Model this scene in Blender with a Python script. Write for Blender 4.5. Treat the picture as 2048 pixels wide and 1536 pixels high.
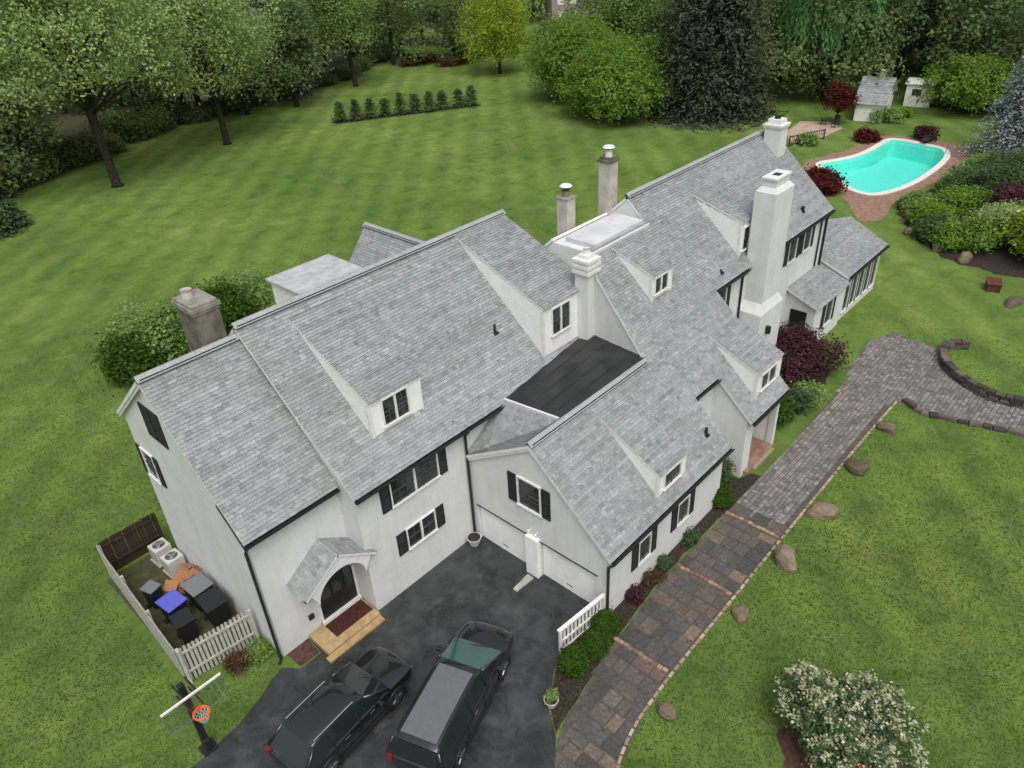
import bpy, bmesh, math, random
import numpy as np
from mathutils import Vector, Matrix
random.seed(7); RNG=np.random.default_rng(11)
SC=bpy.context.scene
COL=SC.collection
for o in list(bpy.data.objects): bpy.data.objects.remove(o)
# ------------------------------------------------------------------ camera
F,PITCH,ROLL,YAW=1503.1,.5691,.0592,.7701
CAM=np.array([-6.7882,-19.0746,22.9131])
_f=np.array([math.cos(YAW)*math.cos(PITCH),math.sin(YAW)*math.cos(PITCH),-math.sin(PITCH)])
_r=np.array([math.sin(YAW),-math.cos(YAW),0.]); _d=np.cross(_f,_r)
CR=np.array([math.cos(ROLL)*_r+math.sin(ROLL)*_d,-math.sin(ROLL)*_r+math.cos(ROLL)*_d,_f])
cd=bpy.data.cameras.new('camera'); cam=bpy.data.objects.new('camera',cd); COL.objects.link(cam)
cd.sensor_width=36; cd.lens=36*F/2048; cd.clip_end=4000; cd.clip_start=.1
m=Matrix.Identity(4)
for i in range(3):
    m[i][0]=CR[0][i]; m[i][1]=-CR[1][i]; m[i][2]=-CR[2][i]; m[i][3]=CAM[i]
cam.matrix_world=m; SC.camera=cam
SC.render.resolution_x=1024; SC.render.resolution_y=768
# ------------------------------------------------------------------ light: overcast day
SUN_EL,SUN_AZ=math.radians(60),math.radians(236)   # azimuth of the sun counter-clockwise from +X
w=bpy.data.worlds.new('World'); SC.world=w; w.use_nodes=True
nt=w.node_tree; bg=nt.nodes['Background']
sky=nt.nodes.new('ShaderNodeTexSky'); sky.sky_type='NISHITA'; sky.sun_disc=False
sky.sun_elevation=SUN_EL; sky.sun_rotation=math.pi/2-SUN_AZ; sky.dust_density=6; sky.air_density=1.2; sky.ozone_density=.6
hs=nt.nodes.new('ShaderNodeHueSaturation'); hs.inputs['Saturation'].default_value=.3
nt.links.new(sky.outputs[0],hs.inputs['Color']); nt.links.new(hs.outputs[0],bg.inputs[0]); bg.inputs[1].default_value=.14
sl=bpy.data.lights.new('sun','SUN'); sl.energy=.9; sl.angle=math.radians(40); sl.color=(1,.97,.92)
so=bpy.data.objects.new('sun',sl); COL.objects.link(so)
sd=Vector((math.cos(SUN_EL)*math.cos(SUN_AZ),math.cos(SUN_EL)*math.sin(SUN_AZ),math.sin(SUN_EL)))
so.rotation_euler=sd.to_track_quat('Z','Y').to_euler(); so.location=(0,0,60)
vs=SC.view_settings; vs.view_transform='Standard'; vs.look='None'; vs.gamma=1; vs.exposure=.16; vs.use_curve_mapping=False
# ------------------------------------------------------------------ pixel -> place
def ray(x,y): return CR.T@np.array([(x-1024)/F,(y-768)/F,1.])
def G(x,y,z=0.):
    v=ray(x,y); return CAM+v*(z-CAM[2])/v[2]
def depth(p): return float(CR[2]@(np.array(p)-CAM))
def H(x,y,X,Y):
    v=ray(x,y); t=((X-CAM[0])*v[0]+(Y-CAM[1])*v[1])/(v[0]**2+v[1]**2); return CAM[2]+t*v[2]
# ------------------------------------------------------------------ materials
MATS={}
def new_mat(name):
    m=bpy.data.materials.new(name); m.use_nodes=True; MATS[name]=m
    return m,m.node_tree,m.node_tree.nodes['Principled BSDF']
def ramp(nt,stops):
    r=nt.nodes.new('ShaderNodeValToRGB'); e=r.color_ramp.elements
    while len(e)>1: e.remove(e[-1])
    e[0].position=stops[0][0]; e[0].color=(*stops[0][1],1)
    for p,c in stops[1:]:
        x=e.new(p); x.color=(*c,1)
    return r
def noise(nt,scale,detail=4,rough=.55,coord='Object',dist=0):
    tc=nt.nodes.new('ShaderNodeTexCoord'); n=nt.nodes.new('ShaderNodeTexNoise')
    n.inputs['Scale'].default_value=scale; n.inputs['Detail'].default_value=detail; n.inputs['Roughness'].default_value=rough
    n.inputs['Distortion'].default_value=dist
    nt.links.new(tc.outputs[coord],n.inputs['Vector']); return n
def bump(nt,b,src,strength,dist):
    bp=nt.nodes.new('ShaderNodeBump'); bp.inputs['Strength'].default_value=strength; bp.inputs['Distance'].default_value=dist
    nt.links.new(src,bp.inputs['Height']); nt.links.new(bp.outputs[0],b.inputs['Normal'])
def mixc(nt,a,b,fac,mode='MIX'):
    mx=nt.nodes.new('ShaderNodeMix'); mx.data_type='RGBA'; mx.blend_type=mode
    for k,v in ((6,a),(7,b)):
        if isinstance(v,tuple): mx.inputs[k].default_value=(*v,1)
        else: nt.links.new(v,mx.inputs[k])
    if isinstance(fac,(int,float)): mx.inputs[0].default_value=fac
    else: nt.links.new(fac,mx.inputs[0])
    return mx.outputs[2]
def M_noise(name,c1,c2,scale=3,rough=.8,bs=0,bd=.01,bscale=None,lo=.35,hi=.65,metal=0,spec=.3,coat=0):
    m,nt,b=new_mat(name); n=noise(nt,scale); r=ramp(nt,[(lo,c1),(hi,c2)]); nt.links.new(n.outputs['Fac'],r.inputs[0])
    nt.links.new(r.outputs[0],b.inputs['Base Color']); b.inputs['Roughness'].default_value=rough; b.inputs['Metallic'].default_value=metal
    b.inputs['Specular IOR Level'].default_value=spec; b.inputs['Coat Weight'].default_value=coat
    if bs:
        n2=noise(nt,bscale or scale*6); bump(nt,b,n2.outputs['Fac'],bs,bd)
    return m
def M_tone(name,stops,rough=.8,scale=8,var=.25,bs=.3,bd=.01,spec=.25,attr='tone',translucent=0,low=None):
    """colour picked by the per-piece attribute, with fine grain on top"""
    m,nt,b=new_mat(name); a=nt.nodes.new('ShaderNodeAttribute'); a.attribute_name=attr
    r=ramp(nt,stops); nt.links.new(a.outputs['Fac'],r.inputs[0])
    n=noise(nt,scale); g=ramp(nt,[(.25,(1-var,)*3),(.75,(1+var,)*3)]); nt.links.new(n.outputs['Fac'],g.inputs[0])
    c=mixc(nt,r.outputs[0],g.outputs[0],1.,'MULTIPLY')
    if low:
        n3=noise(nt,low[0],5,.65,dist=.8); g3=ramp(nt,[(.3,low[1]),(.7,low[2])]); nt.links.new(n3.outputs['Fac'],g3.inputs[0]); c=mixc(nt,c,g3.outputs[0],1.,'MULTIPLY')
    nt.links.new(c,b.inputs['Base Color'])
    b.inputs['Roughness'].default_value=rough; b.inputs['Specular IOR Level'].default_value=spec
    if bs: bump(nt,b,n.outputs['Fac'],bs,bd)
    if translucent:
        t=nt.nodes.new('ShaderNodeBsdfTranslucent'); nt.links.new(c,t.inputs[0]); mx=nt.nodes.new('ShaderNodeMixShader'); mx.inputs[0].default_value=translucent
        nt.links.new(b.outputs[0],mx.inputs[1]); nt.links.new(t.outputs[0],mx.inputs[2]); nt.links.new(mx.outputs[0],nt.nodes['Material Output'].inputs[0])
    return m
def M_rand(name,stops,rough=.8,scale=6,var=.2,bs=.4,bd=.01,spec=.25):
    """colour picked per object"""
    m=M_tone(name,stops,rough,scale,var,bs,bd,spec); nt=m.node_tree
    a=[n for n in nt.nodes if n.type=='ATTRIBUTE'][0]; r=[n for n in nt.nodes if n.type=='VALTORGB' and any(l.from_node==a for l in n.inputs[0].links)][0]
    oi=nt.nodes.new('ShaderNodeObjectInfo'); nt.links.new(oi.outputs['Random'],r.inputs[0]); nt.nodes.remove(a); return m
def M_plain(name,c,rough=.5,metal=0,spec=.5,coat=0,alpha=1,trans=0,ior=1.45):
    m,nt,b=new_mat(name); n=noise(nt,7); r=ramp(nt,[(.3,tuple(x*.9 for x in c)),(.7,tuple(min(1,x*1.08) for x in c))]); nt.links.new(n.outputs['Fac'],r.inputs[0])
    nt.links.new(r.outputs[0],b.inputs['Base Color']); b.inputs['Roughness'].default_value=rough; b.inputs['Metallic'].default_value=metal
    b.inputs['Specular IOR Level'].default_value=spec; b.inputs['Coat Weight'].default_value=coat; b.inputs['Transmission Weight'].default_value=trans; b.inputs['IOR'].default_value=ior
    return m
# lawn: mottled turf with worn spots and faint mowing stripes
def lawn_mat(name='lawn'):
    m,nt,b=new_mat(name)
    big=noise(nt,.07,5,.6); mid=noise(nt,.6,5,.65,dist=.6); fine=noise(nt,3.2,7,.8); tiny=noise(nt,26,4,.8)
    r1=ramp(nt,[(.3,(.082,.145,.032)),(.52,(.115,.184,.044)),(.72,(.155,.222,.06))]); nt.links.new(big.outputs['Fac'],r1.inputs[0])
    r2=ramp(nt,[(.28,(.62,.68,.6)),(.5,(1,1,1)),(.74,(1.34,1.24,1.18))]); nt.links.new(mid.outputs['Fac'],r2.inputs[0])
    c=mixc(nt,r1.outputs[0],r2.outputs[0],.95,'MULTIPLY')
    r3=ramp(nt,[(.25,(.66,.7,.66)),(.5,(1,1,1)),(.78,(1.38,1.32,1.22))]); nt.links.new(fine.outputs['Fac'],r3.inputs[0])
    c=mixc(nt,c,r3.outputs[0],.95,'MULTIPLY')
    r5=ramp(nt,[(.25,(.6,.64,.6)),(.5,(1,1,1)),(.75,(1.45,1.38,1.3))]); nt.links.new(tiny.outputs['Fac'],r5.inputs[0])
    c=mixc(nt,c,r5.outputs[0],.8,'MULTIPLY')
    # mowing stripes on the back lawn, light off leaning blades put into the colour
    tc=nt.nodes.new('ShaderNodeTexCoord'); wv=nt.nodes.new('ShaderNodeTexWave'); wv.bands_direction='X'; wv.inputs['Scale'].default_value=.105; wv.inputs['Distortion'].default_value=.25; wv.inputs['Detail'].default_value=3
    mp=nt.nodes.new('ShaderNodeMapping'); mp.inputs['Rotation'].default_value=(0,0,.80); nt.links.new(tc.outputs['Object'],mp.inputs[0]); nt.links.new(mp.outputs[0],wv.inputs['Vector'])
    rw=ramp(nt,[(0,(.86,.885,.86)),(1,(1.15,1.12,1.1))]); nt.links.new(wv.outputs['Fac'],rw.inputs[0]); c=mixc(nt,c,rw.outputs[0],.8,'MULTIPLY')
    # thin yellow-brown worn patches
    wn=noise(nt,.23,6,.7,dist=1.5); rr=ramp(nt,[(.6,(0,0,0)),(.74,(.55,.55,.55))]); nt.links.new(wn.outputs['Fac'],rr.inputs[0])
    c=mixc(nt,c,(.15,.155,.045),rr.outputs[0]); nt.links.new(c,b.inputs['Base Color'])
    b.inputs['Roughness'].default_value=.9; b.inputs['Specular IOR Level'].default_value=.1
    bump(nt,b,fine.outputs['Fac'],.8,.12); return m
lawn_mat()
def asphalt_mat():
    m,nt,b=new_mat('asphalt'); big=noise(nt,.8,9,.72,dist=.25); fine=noise(nt,40,3,.7)
    r=ramp(nt,[(.3,(.018,.019,.02)),(.5,(.033,.035,.037)),(.72,(.068,.07,.074))]); nt.links.new(big.outputs['Fac'],r.inputs[0])
    g=ramp(nt,[(.2,(.6,.6,.6)),(.8,(1.4,1.4,1.4))]); nt.links.new(fine.outputs['Fac'],g.inputs[0]); c=mixc(nt,r.outputs[0],g.outputs[0],.8,'MULTIPLY')
    v=nt.nodes.new('ShaderNodeTexVoronoi'); v.feature='DISTANCE_TO_EDGE'; v.inputs['Scale'].default_value=.32
    tc=nt.nodes.new('ShaderNodeTexCoord'); wob=noise(nt,1.6,4); mv=nt.nodes.new('ShaderNodeVectorMath'); mv.operation='ADD'
    sc=nt.nodes.new('ShaderNodeVectorMath'); sc.operation='SCALE'; sc.inputs['Scale'].default_value=1.0; nt.links.new(wob.outputs['Color'],sc.inputs[0])
    nt.links.new(tc.outputs['Object'],mv.inputs[0]); nt.links.new(sc.outputs[0],mv.inputs[1]); nt.links.new(mv.outputs[0],v.inputs['Vector'])
    cr=ramp(nt,[(0,(.72,.72,.72)),(.012,(1,1,1))]); nt.links.new(v.outputs['Distance'],cr.inputs[0]); c=mixc(nt,c,cr.outputs[0],1.,'MULTIPLY')
    nt.links.new(c,b.inputs['Base Color'])
    rg=ramp(nt,[(.38,(.16,)*3),(.6,(.65,)*3)]); nt.links.new(big.outputs['Fac'],rg.inputs[0]); nt.links.new(rg.outputs[0],b.inputs['Roughness'])
    bump(nt,b,fine.outputs['Fac'],.4,.01)
asphalt_mat()
def wall_mat():
    m,nt,b=new_mat('white_wall'); n=noise(nt,.8,6,.7); r=ramp(nt,[(.25,(.60,.612,.61)),(.6,(.70,.713,.71))]); nt.links.new(n.outputs['Fac'],r.inputs[0])
    # painted brick relief and rain streaks
    tc=nt.nodes.new('ShaderNodeTexCoord'); sx=nt.nodes.new('ShaderNodeSeparateXYZ'); nt.links.new(tc.outputs['Object'],sx.inputs[0])
    ad=nt.nodes.new('ShaderNodeMath'); nt.links.new(sx.outputs[0],ad.inputs[0]); nt.links.new(sx.outputs[1],ad.inputs[1])
    cb=nt.nodes.new('ShaderNodeCombineXYZ'); nt.links.new(ad.outputs[0],cb.inputs[0]); nt.links.new(sx.outputs[2],cb.inputs[1])
    bk=nt.nodes.new('ShaderNodeTexBrick'); bk.inputs['Scale'].default_value=1; bk.inputs['Brick Width'].default_value=.42; bk.inputs['Row Height'].default_value=.14; bk.inputs['Mortar Size'].default_value=.012
    bk.inputs['Color1'].default_value=(1,1,1,1); bk.inputs['Color2'].default_value=(.9,.9,.9,1); bk.inputs['Mortar'].default_value=(.72,.72,.72,1); nt.links.new(cb.outputs[0],bk.inputs['Vector'])
    c=mixc(nt,r.outputs[0],bk.outputs['Color'],.3,'MULTIPLY')
    mp=nt.nodes.new('ShaderNodeMapping'); mp.inputs['Scale'].default_value=(3,3,.25); nt.links.new(tc.outputs['Object'],mp.inputs[0])
    st=nt.nodes.new('ShaderNodeTexNoise'); st.inputs['Scale'].default_value=1.3; st.inputs['Detail'].default_value=5; nt.links.new(mp.outputs[0],st.inputs['Vector'])
    sr=ramp(nt,[(.35,(.8,.8,.78)),(.6,(1,1,1))]); nt.links.new(st.outputs['Fac'],sr.inputs[0]); c=mixc(nt,c,sr.outputs[0],.28,'MULTIPLY')
    nt.links.new(c,b.inputs['Base Color']); b.inputs['Roughness'].default_value=.75; b.inputs['Specular IOR Level'].default_value=.2
    bump(nt,b,bk.outputs['Color'],.25,.012)
wall_mat()
M_noise('sash_dark',(.05,.055,.055),(.09,.095,.095),4,.5)
M_noise('white_trim',(.66,.66,.64),(.76,.76,.74),4,.5)
M_noise('siding_white',(.78,.79,.78),(.86,.87,.86),2,.6,.2,.01,12)  # whiter than the walls, to carry the open light on dormer cheeks
M_tone('shingle',[(0,(.13,.138,.142)),(.3,(.205,.215,.222)),(.6,(.29,.302,.31)),(.85,(.36,.372,.38)),(1,(.42,.43,.44))],.85,14,.22,.4,.006,low=(.55,(.84,.86,.83),(1.1,1.1,1.12)))
M_noise('membrane',(.016,.017,.018),(.034,.035,.036),1.1,.35,.2,.006,9)
M_noise('white_membrane',(.48,.49,.52),(.6,.61,.64),1.4,.7)
M_noise('grey_membrane',(.33,.34,.36),(.46,.47,.49),2.5,.8,.4,.01,14)
M_noise('black_paint',(.012,.013,.013),(.022,.023,.023),5,.45)
M_noise('gutter_black',(.016,.018,.018),(.03,.032,.032),5,.4)
m_,nt_,b_=new_mat('window_glass'); n_=noise(nt_,.9,3); r_=ramp(nt_,[(.35,(.012,.016,.016)),(.7,(.05,.058,.056))]); nt_.links.new(n_.outputs['Fac'],r_.inputs[0]); nt_.links.new(r_.outputs[0],b_.inputs['Base Color']); b_.inputs['Roughness'].default_value=.08
M_noise('old_brick',(.10,.085,.068),(.21,.18,.15),2.2,.9,.5,.02,14)
M_noise('clay',(.40,.37,.325),(.56,.52,.46),1.6,.85,.3,.01,12)
M_noise('cap_stone',(.2,.19,.165),(.31,.295,.26),3,.85)
M_noise('tan_stone',(.33,.22,.11),(.46,.33,.18),3.5,.85,.4,.01,20)
M_noise('dark_red',(.035,.012,.010),(.07,.022,.018),7,.8,.5,.01,30)
M_noise('moss',(.045,.045,.025),(.085,.088,.04),3,.95,.8,.04,18)
M_noise('mulch',(.018,.013,.010),(.06,.042,.032),9,.95,1,.05,22)
M_noise('soil_red',(.055,.028,.022),(.10,.055,.042),5,.95,.8,.04,18)
M_noise('concrete',(.30,.30,.28),(.42,.41,.38),3,.85,.3,.01,20)
M_noise('fence_grey',(.36,.35,.31),(.50,.49,.44),3,.8,.3,.008,25)
M_noise('fence_brown',(.028,.017,.013),(.06,.036,.027),4,.8,.4,.008,25)
M_noise('fence_white',(.62,.62,.58),(.76,.76,.72),4,.6)
M_rand('flag',[(0,(.06,.056,.052)),(.3,(.085,.077,.07)),(.5,(.115,.09,.074)),(.62,(.075,.078,.08)),(.75,(.13,.097,.077)),(.9,(.1,.086,.076)),(1,(.19,.145,.108))],.8,4,.45,.6,.015)
M_tone('cobble',[(0,(.12,.11,.104)),(.4,(.175,.16,.15)),(.75,(.21,.19,.178)),(1,(.27,.235,.21))],.85,7,.25,.4,.01)
M_rand('brick_tan',[(0,(.15,.10,.075)),(.5,(.25,.17,.12)),(1,(.36,.26,.18))],.85,9,.2,.4,.006)
M_rand('edging',[(0,(.22,.17,.13)),(.5,(.33,.26,.19)),(1,(.44,.37,.28))],.85,9,.25,.4,.006)
M_noise('joint',(.07,.06,.052),(.115,.098,.085),4,.95,.4,.01,20)
M_rand('rock',[(0,(.10,.078,.052)),(.5,(.16,.125,.085)),(1,(.21,.17,.12))],.9,3,.35,.8,.04)
M_rand('wall_stone',[(0,(.045,.038,.034)),(.5,(.085,.072,.062)),(1,(.15,.13,.11))],.9,4,.35,.8,.03)
M_noise('bark',(.014,.012,.009),(.04,.034,.026),3,.95,1,.05,10)
M_noise('bark_grey',(.06,.055,.048),(.12,.11,.095),3,.95,1,.05,10)
def leafmat(name,lo,mid,hi,tr=.5): M_tone(name,[(0,lo),(.5,mid),(1,hi)],.75,1.5,.12,0,translucent=tr,spec=.12)
leafmat('leaf_mid',(0.124,0.211,0.066),(0.230,0.355,0.102),(0.361,0.504,0.167))
leafmat('leaf_olive',(0.197,0.281,0.102),(0.338,0.464,0.168),(0.536,0.661,0.279))
leafmat('leaf_bright',(0.091,0.185,0.027),(0.174,0.305,0.047),(0.273,0.426,0.083))
leafmat('leaf_yellow',(0.173,0.259,0.027),(0.319,0.440,0.044),(0.467,0.595,0.092))
leafmat('leaf_dark',(0.046,0.092,0.044),(0.091,0.157,0.065),(0.156,0.240,0.099))
leafmat('leaf_conifer',(0.027,0.044,0.027),(0.056,0.078,0.044),(0.119,0.145,0.085),.1)
leafmat('leaf_bluegreen',(0.053,0.097,0.078),(0.105,0.170,0.131),(0.194,0.277,0.222),.1)
leafmat('leaf_willow',(0.099,0.220,0.081),(0.184,0.367,0.127),(0.305,0.528,0.204))
leafmat('leaf_spruce',(0.153,0.199,0.189),(0.270,0.323,0.320),(0.448,0.504,0.504),.1)
leafmat('leaf_purple',(0.036,0.018,0.023),(0.092,0.041,0.047),(0.173,0.081,0.081))
leafmat('leaf_redmaple',(0.046,0.010,0.010),(0.111,0.023,0.019),(0.182,0.046,0.036))
leafmat('leaf_box',(0.030,0.072,0.010),(0.060,0.128,0.017),(0.102,0.191,0.034))
leafmat('leaf_cream',(0.035,0.050,0.020),(0.200,0.220,0.120),(0.520,0.520,0.360),.2)
leafmat('leaf_brown',(0.060,0.036,0.022),(0.132,0.078,0.043),(0.228,0.144,0.084))
leafmat('petal_cream',(0.260,0.290,0.140),(0.450,0.460,0.280),(0.660,0.650,0.500),.2)
leafmat('petal',(0.500,0.080,0.040),(0.650,0.200,0.080),(0.700,0.500,0.400),.2)
leafmat('petal_white',(0.350,0.400,0.280),(0.500,0.530,0.420),(0.660,0.660,0.580),.2)
leafmat('grassblade',(0.050,0.100,0.015),(0.090,0.160,0.025),(0.150,0.220,0.045),.3)
M_plain('car_black',(.010,.011,.012),.22,0,.5,1.0)
M_plain('car_sky_sheen',(.13,.134,.142),.28,.1,.5,.8)
M_plain('tyre',(.015,.015,.015),.85)
M_plain('rim',(.30,.30,.31),.3,.9)
M_plain('car_glass',(.014,.022,.021),.04,0,.6,.4)
M_plain('windshield_teal',(.035,.10,.085),.05,0,.6,.5)
M_plain('lamp_clear',(.16,.165,.17),.1)
M_plain('lamp_red',(.22,.01,.012),.2)
M_plain('chrome',(.5,.5,.5),.2,1)
M_plain('plastic_black',(.013,.014,.015),.55)
M_plain('plastic_navy',(.014,.016,.04),.5)
M_plain('plastic_blue',(.10,.11,.50),.45)
M_plain('plastic_grey',(.16,.17,.18),.5)
M_plain('ac_white',(.52,.51,.47),.5)
M_plain('cardboard',(.36,.17,.075),.85)
M_plain('orange_metal',(.72,.10,.035),.45)
M_plain('white_metal',(.72,.72,.70),.4)
M_plain('net',(.6,.6,.58),.8)
M_plain('terracotta',(.5,.44,.4),.7)
M_plain('pool_tile',(.15,.86,.75),.5)
M_plain('coping',(.68,.67,.62),.7)
M_noise('pool_brick',(.20,.115,.085),(.31,.20,.15),2.5,.9,.5,.01,24)
M_noise('pink_concrete',(.34,.255,.19),(.46,.36,.28),.9,.9,.3,.01,15)
M_plain('furniture_dark',(.03,.03,.033),.5)
M_noise('rust_box',(.07,.025,.02),(.12,.045,.035),5,.8)
M_noise('far_wall',(.28,.22,.2),(.38,.3,.28),3,.9)
M_noise('far_roof',(.2,.2,.24),(.3,.3,.36),3,.9)
# clear board and water let light through
def clear_mat(name,tint,gloss=.12,rough=.03,bumps=0):
    m=bpy.data.materials.new(name); m.use_nodes=True; MATS[name]=m; nt=m.node_tree; nt.nodes.remove(nt.nodes['Principled BSDF'])
    t=nt.nodes.new('ShaderNodeBsdfTransparent'); t.inputs[0].default_value=(*tint,1); g=nt.nodes.new('ShaderNodeBsdfGlossy'); g.inputs['Roughness'].default_value=rough
    fr=nt.nodes.new('ShaderNodeFresnel'); fr.inputs[0].default_value=1.33; mx=nt.nodes.new('ShaderNodeMixShader')
    ad=nt.nodes.new('ShaderNodeMath'); ad.operation='MULTIPLY_ADD'; ad.inputs[1].default_value=1; ad.inputs[2].default_value=gloss; ge=nt.nodes.new('ShaderNodeNewGeometry'); iv=nt.nodes.new('ShaderNodeMath'); iv.operation='SUBTRACT'; iv.inputs[0].default_value=1; nt.links.new(ge.outputs['Backfacing'],iv.inputs[1]); mu=nt.nodes.new('ShaderNodeMath'); mu.operation='MULTIPLY'; nt.links.new(fr.outputs[0],mu.inputs[0]); nt.links.new(iv.outputs[0],mu.inputs[1]); nt.links.new(mu.outputs[0],ad.inputs[0])
    nt.links.new(ad.outputs[0],mx.inputs[0]); nt.links.new(t.outputs[0],mx.inputs[1]); nt.links.new(g.outputs[0],mx.inputs[2]); nt.links.new(mx.outputs[0],nt.nodes['Material Output'].inputs[0])
    if bumps:
        va=nt.nodes.new('ShaderNodeVolumeAbsorption'); va.inputs[0].default_value=(.25,.93,.86,1); va.inputs[1].default_value=.05; nt.links.new(va.outputs[0],nt.nodes['Material Output'].inputs['Volume'])
        n=noise(nt,1.5,3); bp=nt.nodes.new('ShaderNodeBump'); bp.inputs['Strength'].default_value=bumps; bp.inputs['Distance'].default_value=.05
        nt.links.new(n.outputs['Fac'],bp.inputs['Height']); nt.links.new(bp.outputs[0],g.inputs['Normal'])
clear_mat('water',(1,1,1),0,.03,.35); clear_mat('clear_board',(.9,.95,.93),.08)
_n=MATS['clear_board'].node_tree; _m=[n for n in _n.nodes if n.type=='MATH' and n.operation=='MULTIPLY_ADD'][0]; _m.inputs[1].default_value=0
# ------------------------------------------------------------------ mesh helpers
def link(name,me,mat=None,parent=None):
    o=bpy.data.objects.new(name,me); COL.objects.link(o)
    if mat and me: me.materials.append(MATS[mat])
    if parent: o.parent=parent
    return o
def tag(o,label=None,cat=None,group=None,kind=None):
    for k,v in (('label',label),('category',cat),('group',group),('kind',kind)):
        if v: o[k]=v
    return o
def empty(name,loc,rz=0,label=None,cat=None,group=None):
    o=bpy.data.objects.new(name,None); o.empty_display_size=.3; COL.objects.link(o); o.location=loc; o.rotation_euler=(0,0,rz); return tag(o,label,cat,group)
def copy_tree(o,parent=None):
    c=o.copy(); COL.objects.link(c); c.parent=parent
    for ch in list(o.children): copy_tree(ch,c)
    return c
class MB:
    def __init__(s): s.v=[]; s.f=[]; s.t=[]
    def add(s,pts,faces,tone=.5):
        n=len(s.v); s.v+= [tuple(p) for p in pts]; s.f+=[tuple(i+n for i in f) for f in faces]; s.t+=[tone]*len(faces); return s
    def poly(s,pts,tone=.5): return s.add(pts,[tuple(range(len(pts)))],tone)
    def box(s,x0,x1,y0,y1,z0,z1,tone=.5):
        return s.add([(x0,y0,z0),(x1,y0,z0),(x1,y1,z0),(x0,y1,z0),(x0,y0,z1),(x1,y0,z1),(x1,y1,z1),(x0,y1,z1)],[(0,3,2,1),(4,5,6,7),(0,1,5,4),(1,2,6,5),(2,3,7,6),(3,0,4,7)],tone)
    def obox(s,c,ax,tone=.5):
        """box from centre and three half-axis vectors"""
        c=Vector(c); a,b,d=[Vector(q) for q in ax]
        P=[c+i*a+j*b+k*d for k in(-1,1) for j in(-1,1) for i in(-1,1)]
        return s.add(P,[(0,2,3,1),(4,5,7,6),(0,1,5,4),(1,3,7,5),(3,2,6,7),(2,0,4,6)],tone)
    def extrude(s,pts,vec,tone=.5):
        """closed prism: polygon pts swept by vec"""
        n=len(pts); vec=Vector(vec); P=[Vector(p) for p in pts]; Q=[p+vec for p in P]
        nrm=Vector((0,0,0))
        for i in range(n): nrm+=(P[i]-P[0]).cross(P[(i+1)%n]-P[0])
        fl=nrm.dot(vec)>0
        F=[tuple(range(n))[::-1] if fl else tuple(range(n)), tuple(range(n,2*n)) if fl else tuple(range(n,2*n))[::-1]]
        for i in range(n):
            j=(i+1)%n; F.append((i,j,n+j,n+i) if fl else (j,i,n+i,n+j))
        return s.add(P+Q,F,tone)
    def tube(s,pts,rads,n=8,tone=.5,caps=True):
        P=[Vector(p) for p in pts]; base=len(s.v); V=[]; F=[]
        for i,p in enumerate(P):
            d=(P[min(i+1,len(P)-1)]-P[max(i-1,0)]).normalized(); a=d.orthogonal().normalized() if i==0 else (a-d*a.dot(d)).normalized(); b=d.cross(a)
            r=rads[i] if isinstance(rads,(list,tuple)) else rads
            V+=[p+r*(math.cos(2*math.pi*k/n)*a+math.sin(2*math.pi*k/n)*b) for k in range(n)]
        for i in range(len(P)-1):
            for k in range(n): F.append((i*n+k,i*n+(k+1)%n,(i+1)*n+(k+1)%n,(i+1)*n+k))
        if caps: F+=[tuple(range(n))[::-1],tuple(range((len(P)-1)*n,len(P)*n))]
        return s.add(V,F,tone)
    def ring(s,c,ax1,ax2,R,r,n=24,m=8,tone=.5):
        c=Vector(c); a=Vector(ax1); b=Vector(ax2); w=a.cross(b); V=[];F=[]
        for i in range(n):
            t=2*math.pi*i/n; d=math.cos(t)*a+math.sin(t)*b
            for j in range(m):
                q=2*math.pi*j/m; V.append(c+d*(R+r*math.cos(q))+w*r*math.sin(q))
        for i in range(n):
            for j in range(m): F.append((i*m+j,((i+1)%n)*m+j,((i+1)%n)*m+(j+1)%m,i*m+(j+1)%m))
        return s.add(V,F,tone)
    def mesh(s,name='m',tone=True,smooth=False):
        me=bpy.data.meshes.new(name); me.from_pydata([tuple(p) for p in s.v],[],s.f)
        if tone: me.attributes.new('tone','FLOAT','FACE').data.foreach_set('value',s.t)
        if smooth: me.polygons.foreach_set('use_smooth',[True]*len(me.polygons))
        me.update(); return me
    def build(s,name,mat,parent=None,tone=True,smooth=False,bevel=0,seg=2):
        me=s.mesh(name,tone,smooth)
        if bevel:
            bm=bmesh.new(); bm.from_mesh(me); bmesh.ops.remove_doubles(bm,verts=bm.verts,dist=1e-5)
            bmesh.ops.bevel(bm,geom=[e for e in bm.edges if len(e.link_faces)==2 and e.calc_face_angle(0)>.5],offset=bevel,segments=seg,affect='EDGES',profile=.6); bm.to_mesh(me); bm.free()
        return link(name,me,mat,parent)
def np_mesh(name,V,Fq,tone,mat,parent=None,smooth=False):
    me=bpy.data.meshes.new(name); n=len(V); k=Fq.shape[1]; m=len(Fq)
    me.vertices.add(n); me.vertices.foreach_set('co',V.astype(np.float32).ravel()); me.loops.add(m*k); me.loops.foreach_set('vertex_index',Fq.astype(np.int32).ravel())
    me.polygons.add(m); me.polygons.foreach_set('loop_start',np.arange(0,m*k,k,dtype=np.int32)); me.polygons.foreach_set('loop_total',np.full(m,k,dtype=np.int32))
    if tone is not None: me.attributes.new('tone','FLOAT','FACE').data.foreach_set('value',tone.astype(np.float32))
    if smooth: me.polygons.foreach_set('use_smooth',[True]*m)
    me.update(); me.validate(); return link(name,me,mat,parent)
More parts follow.
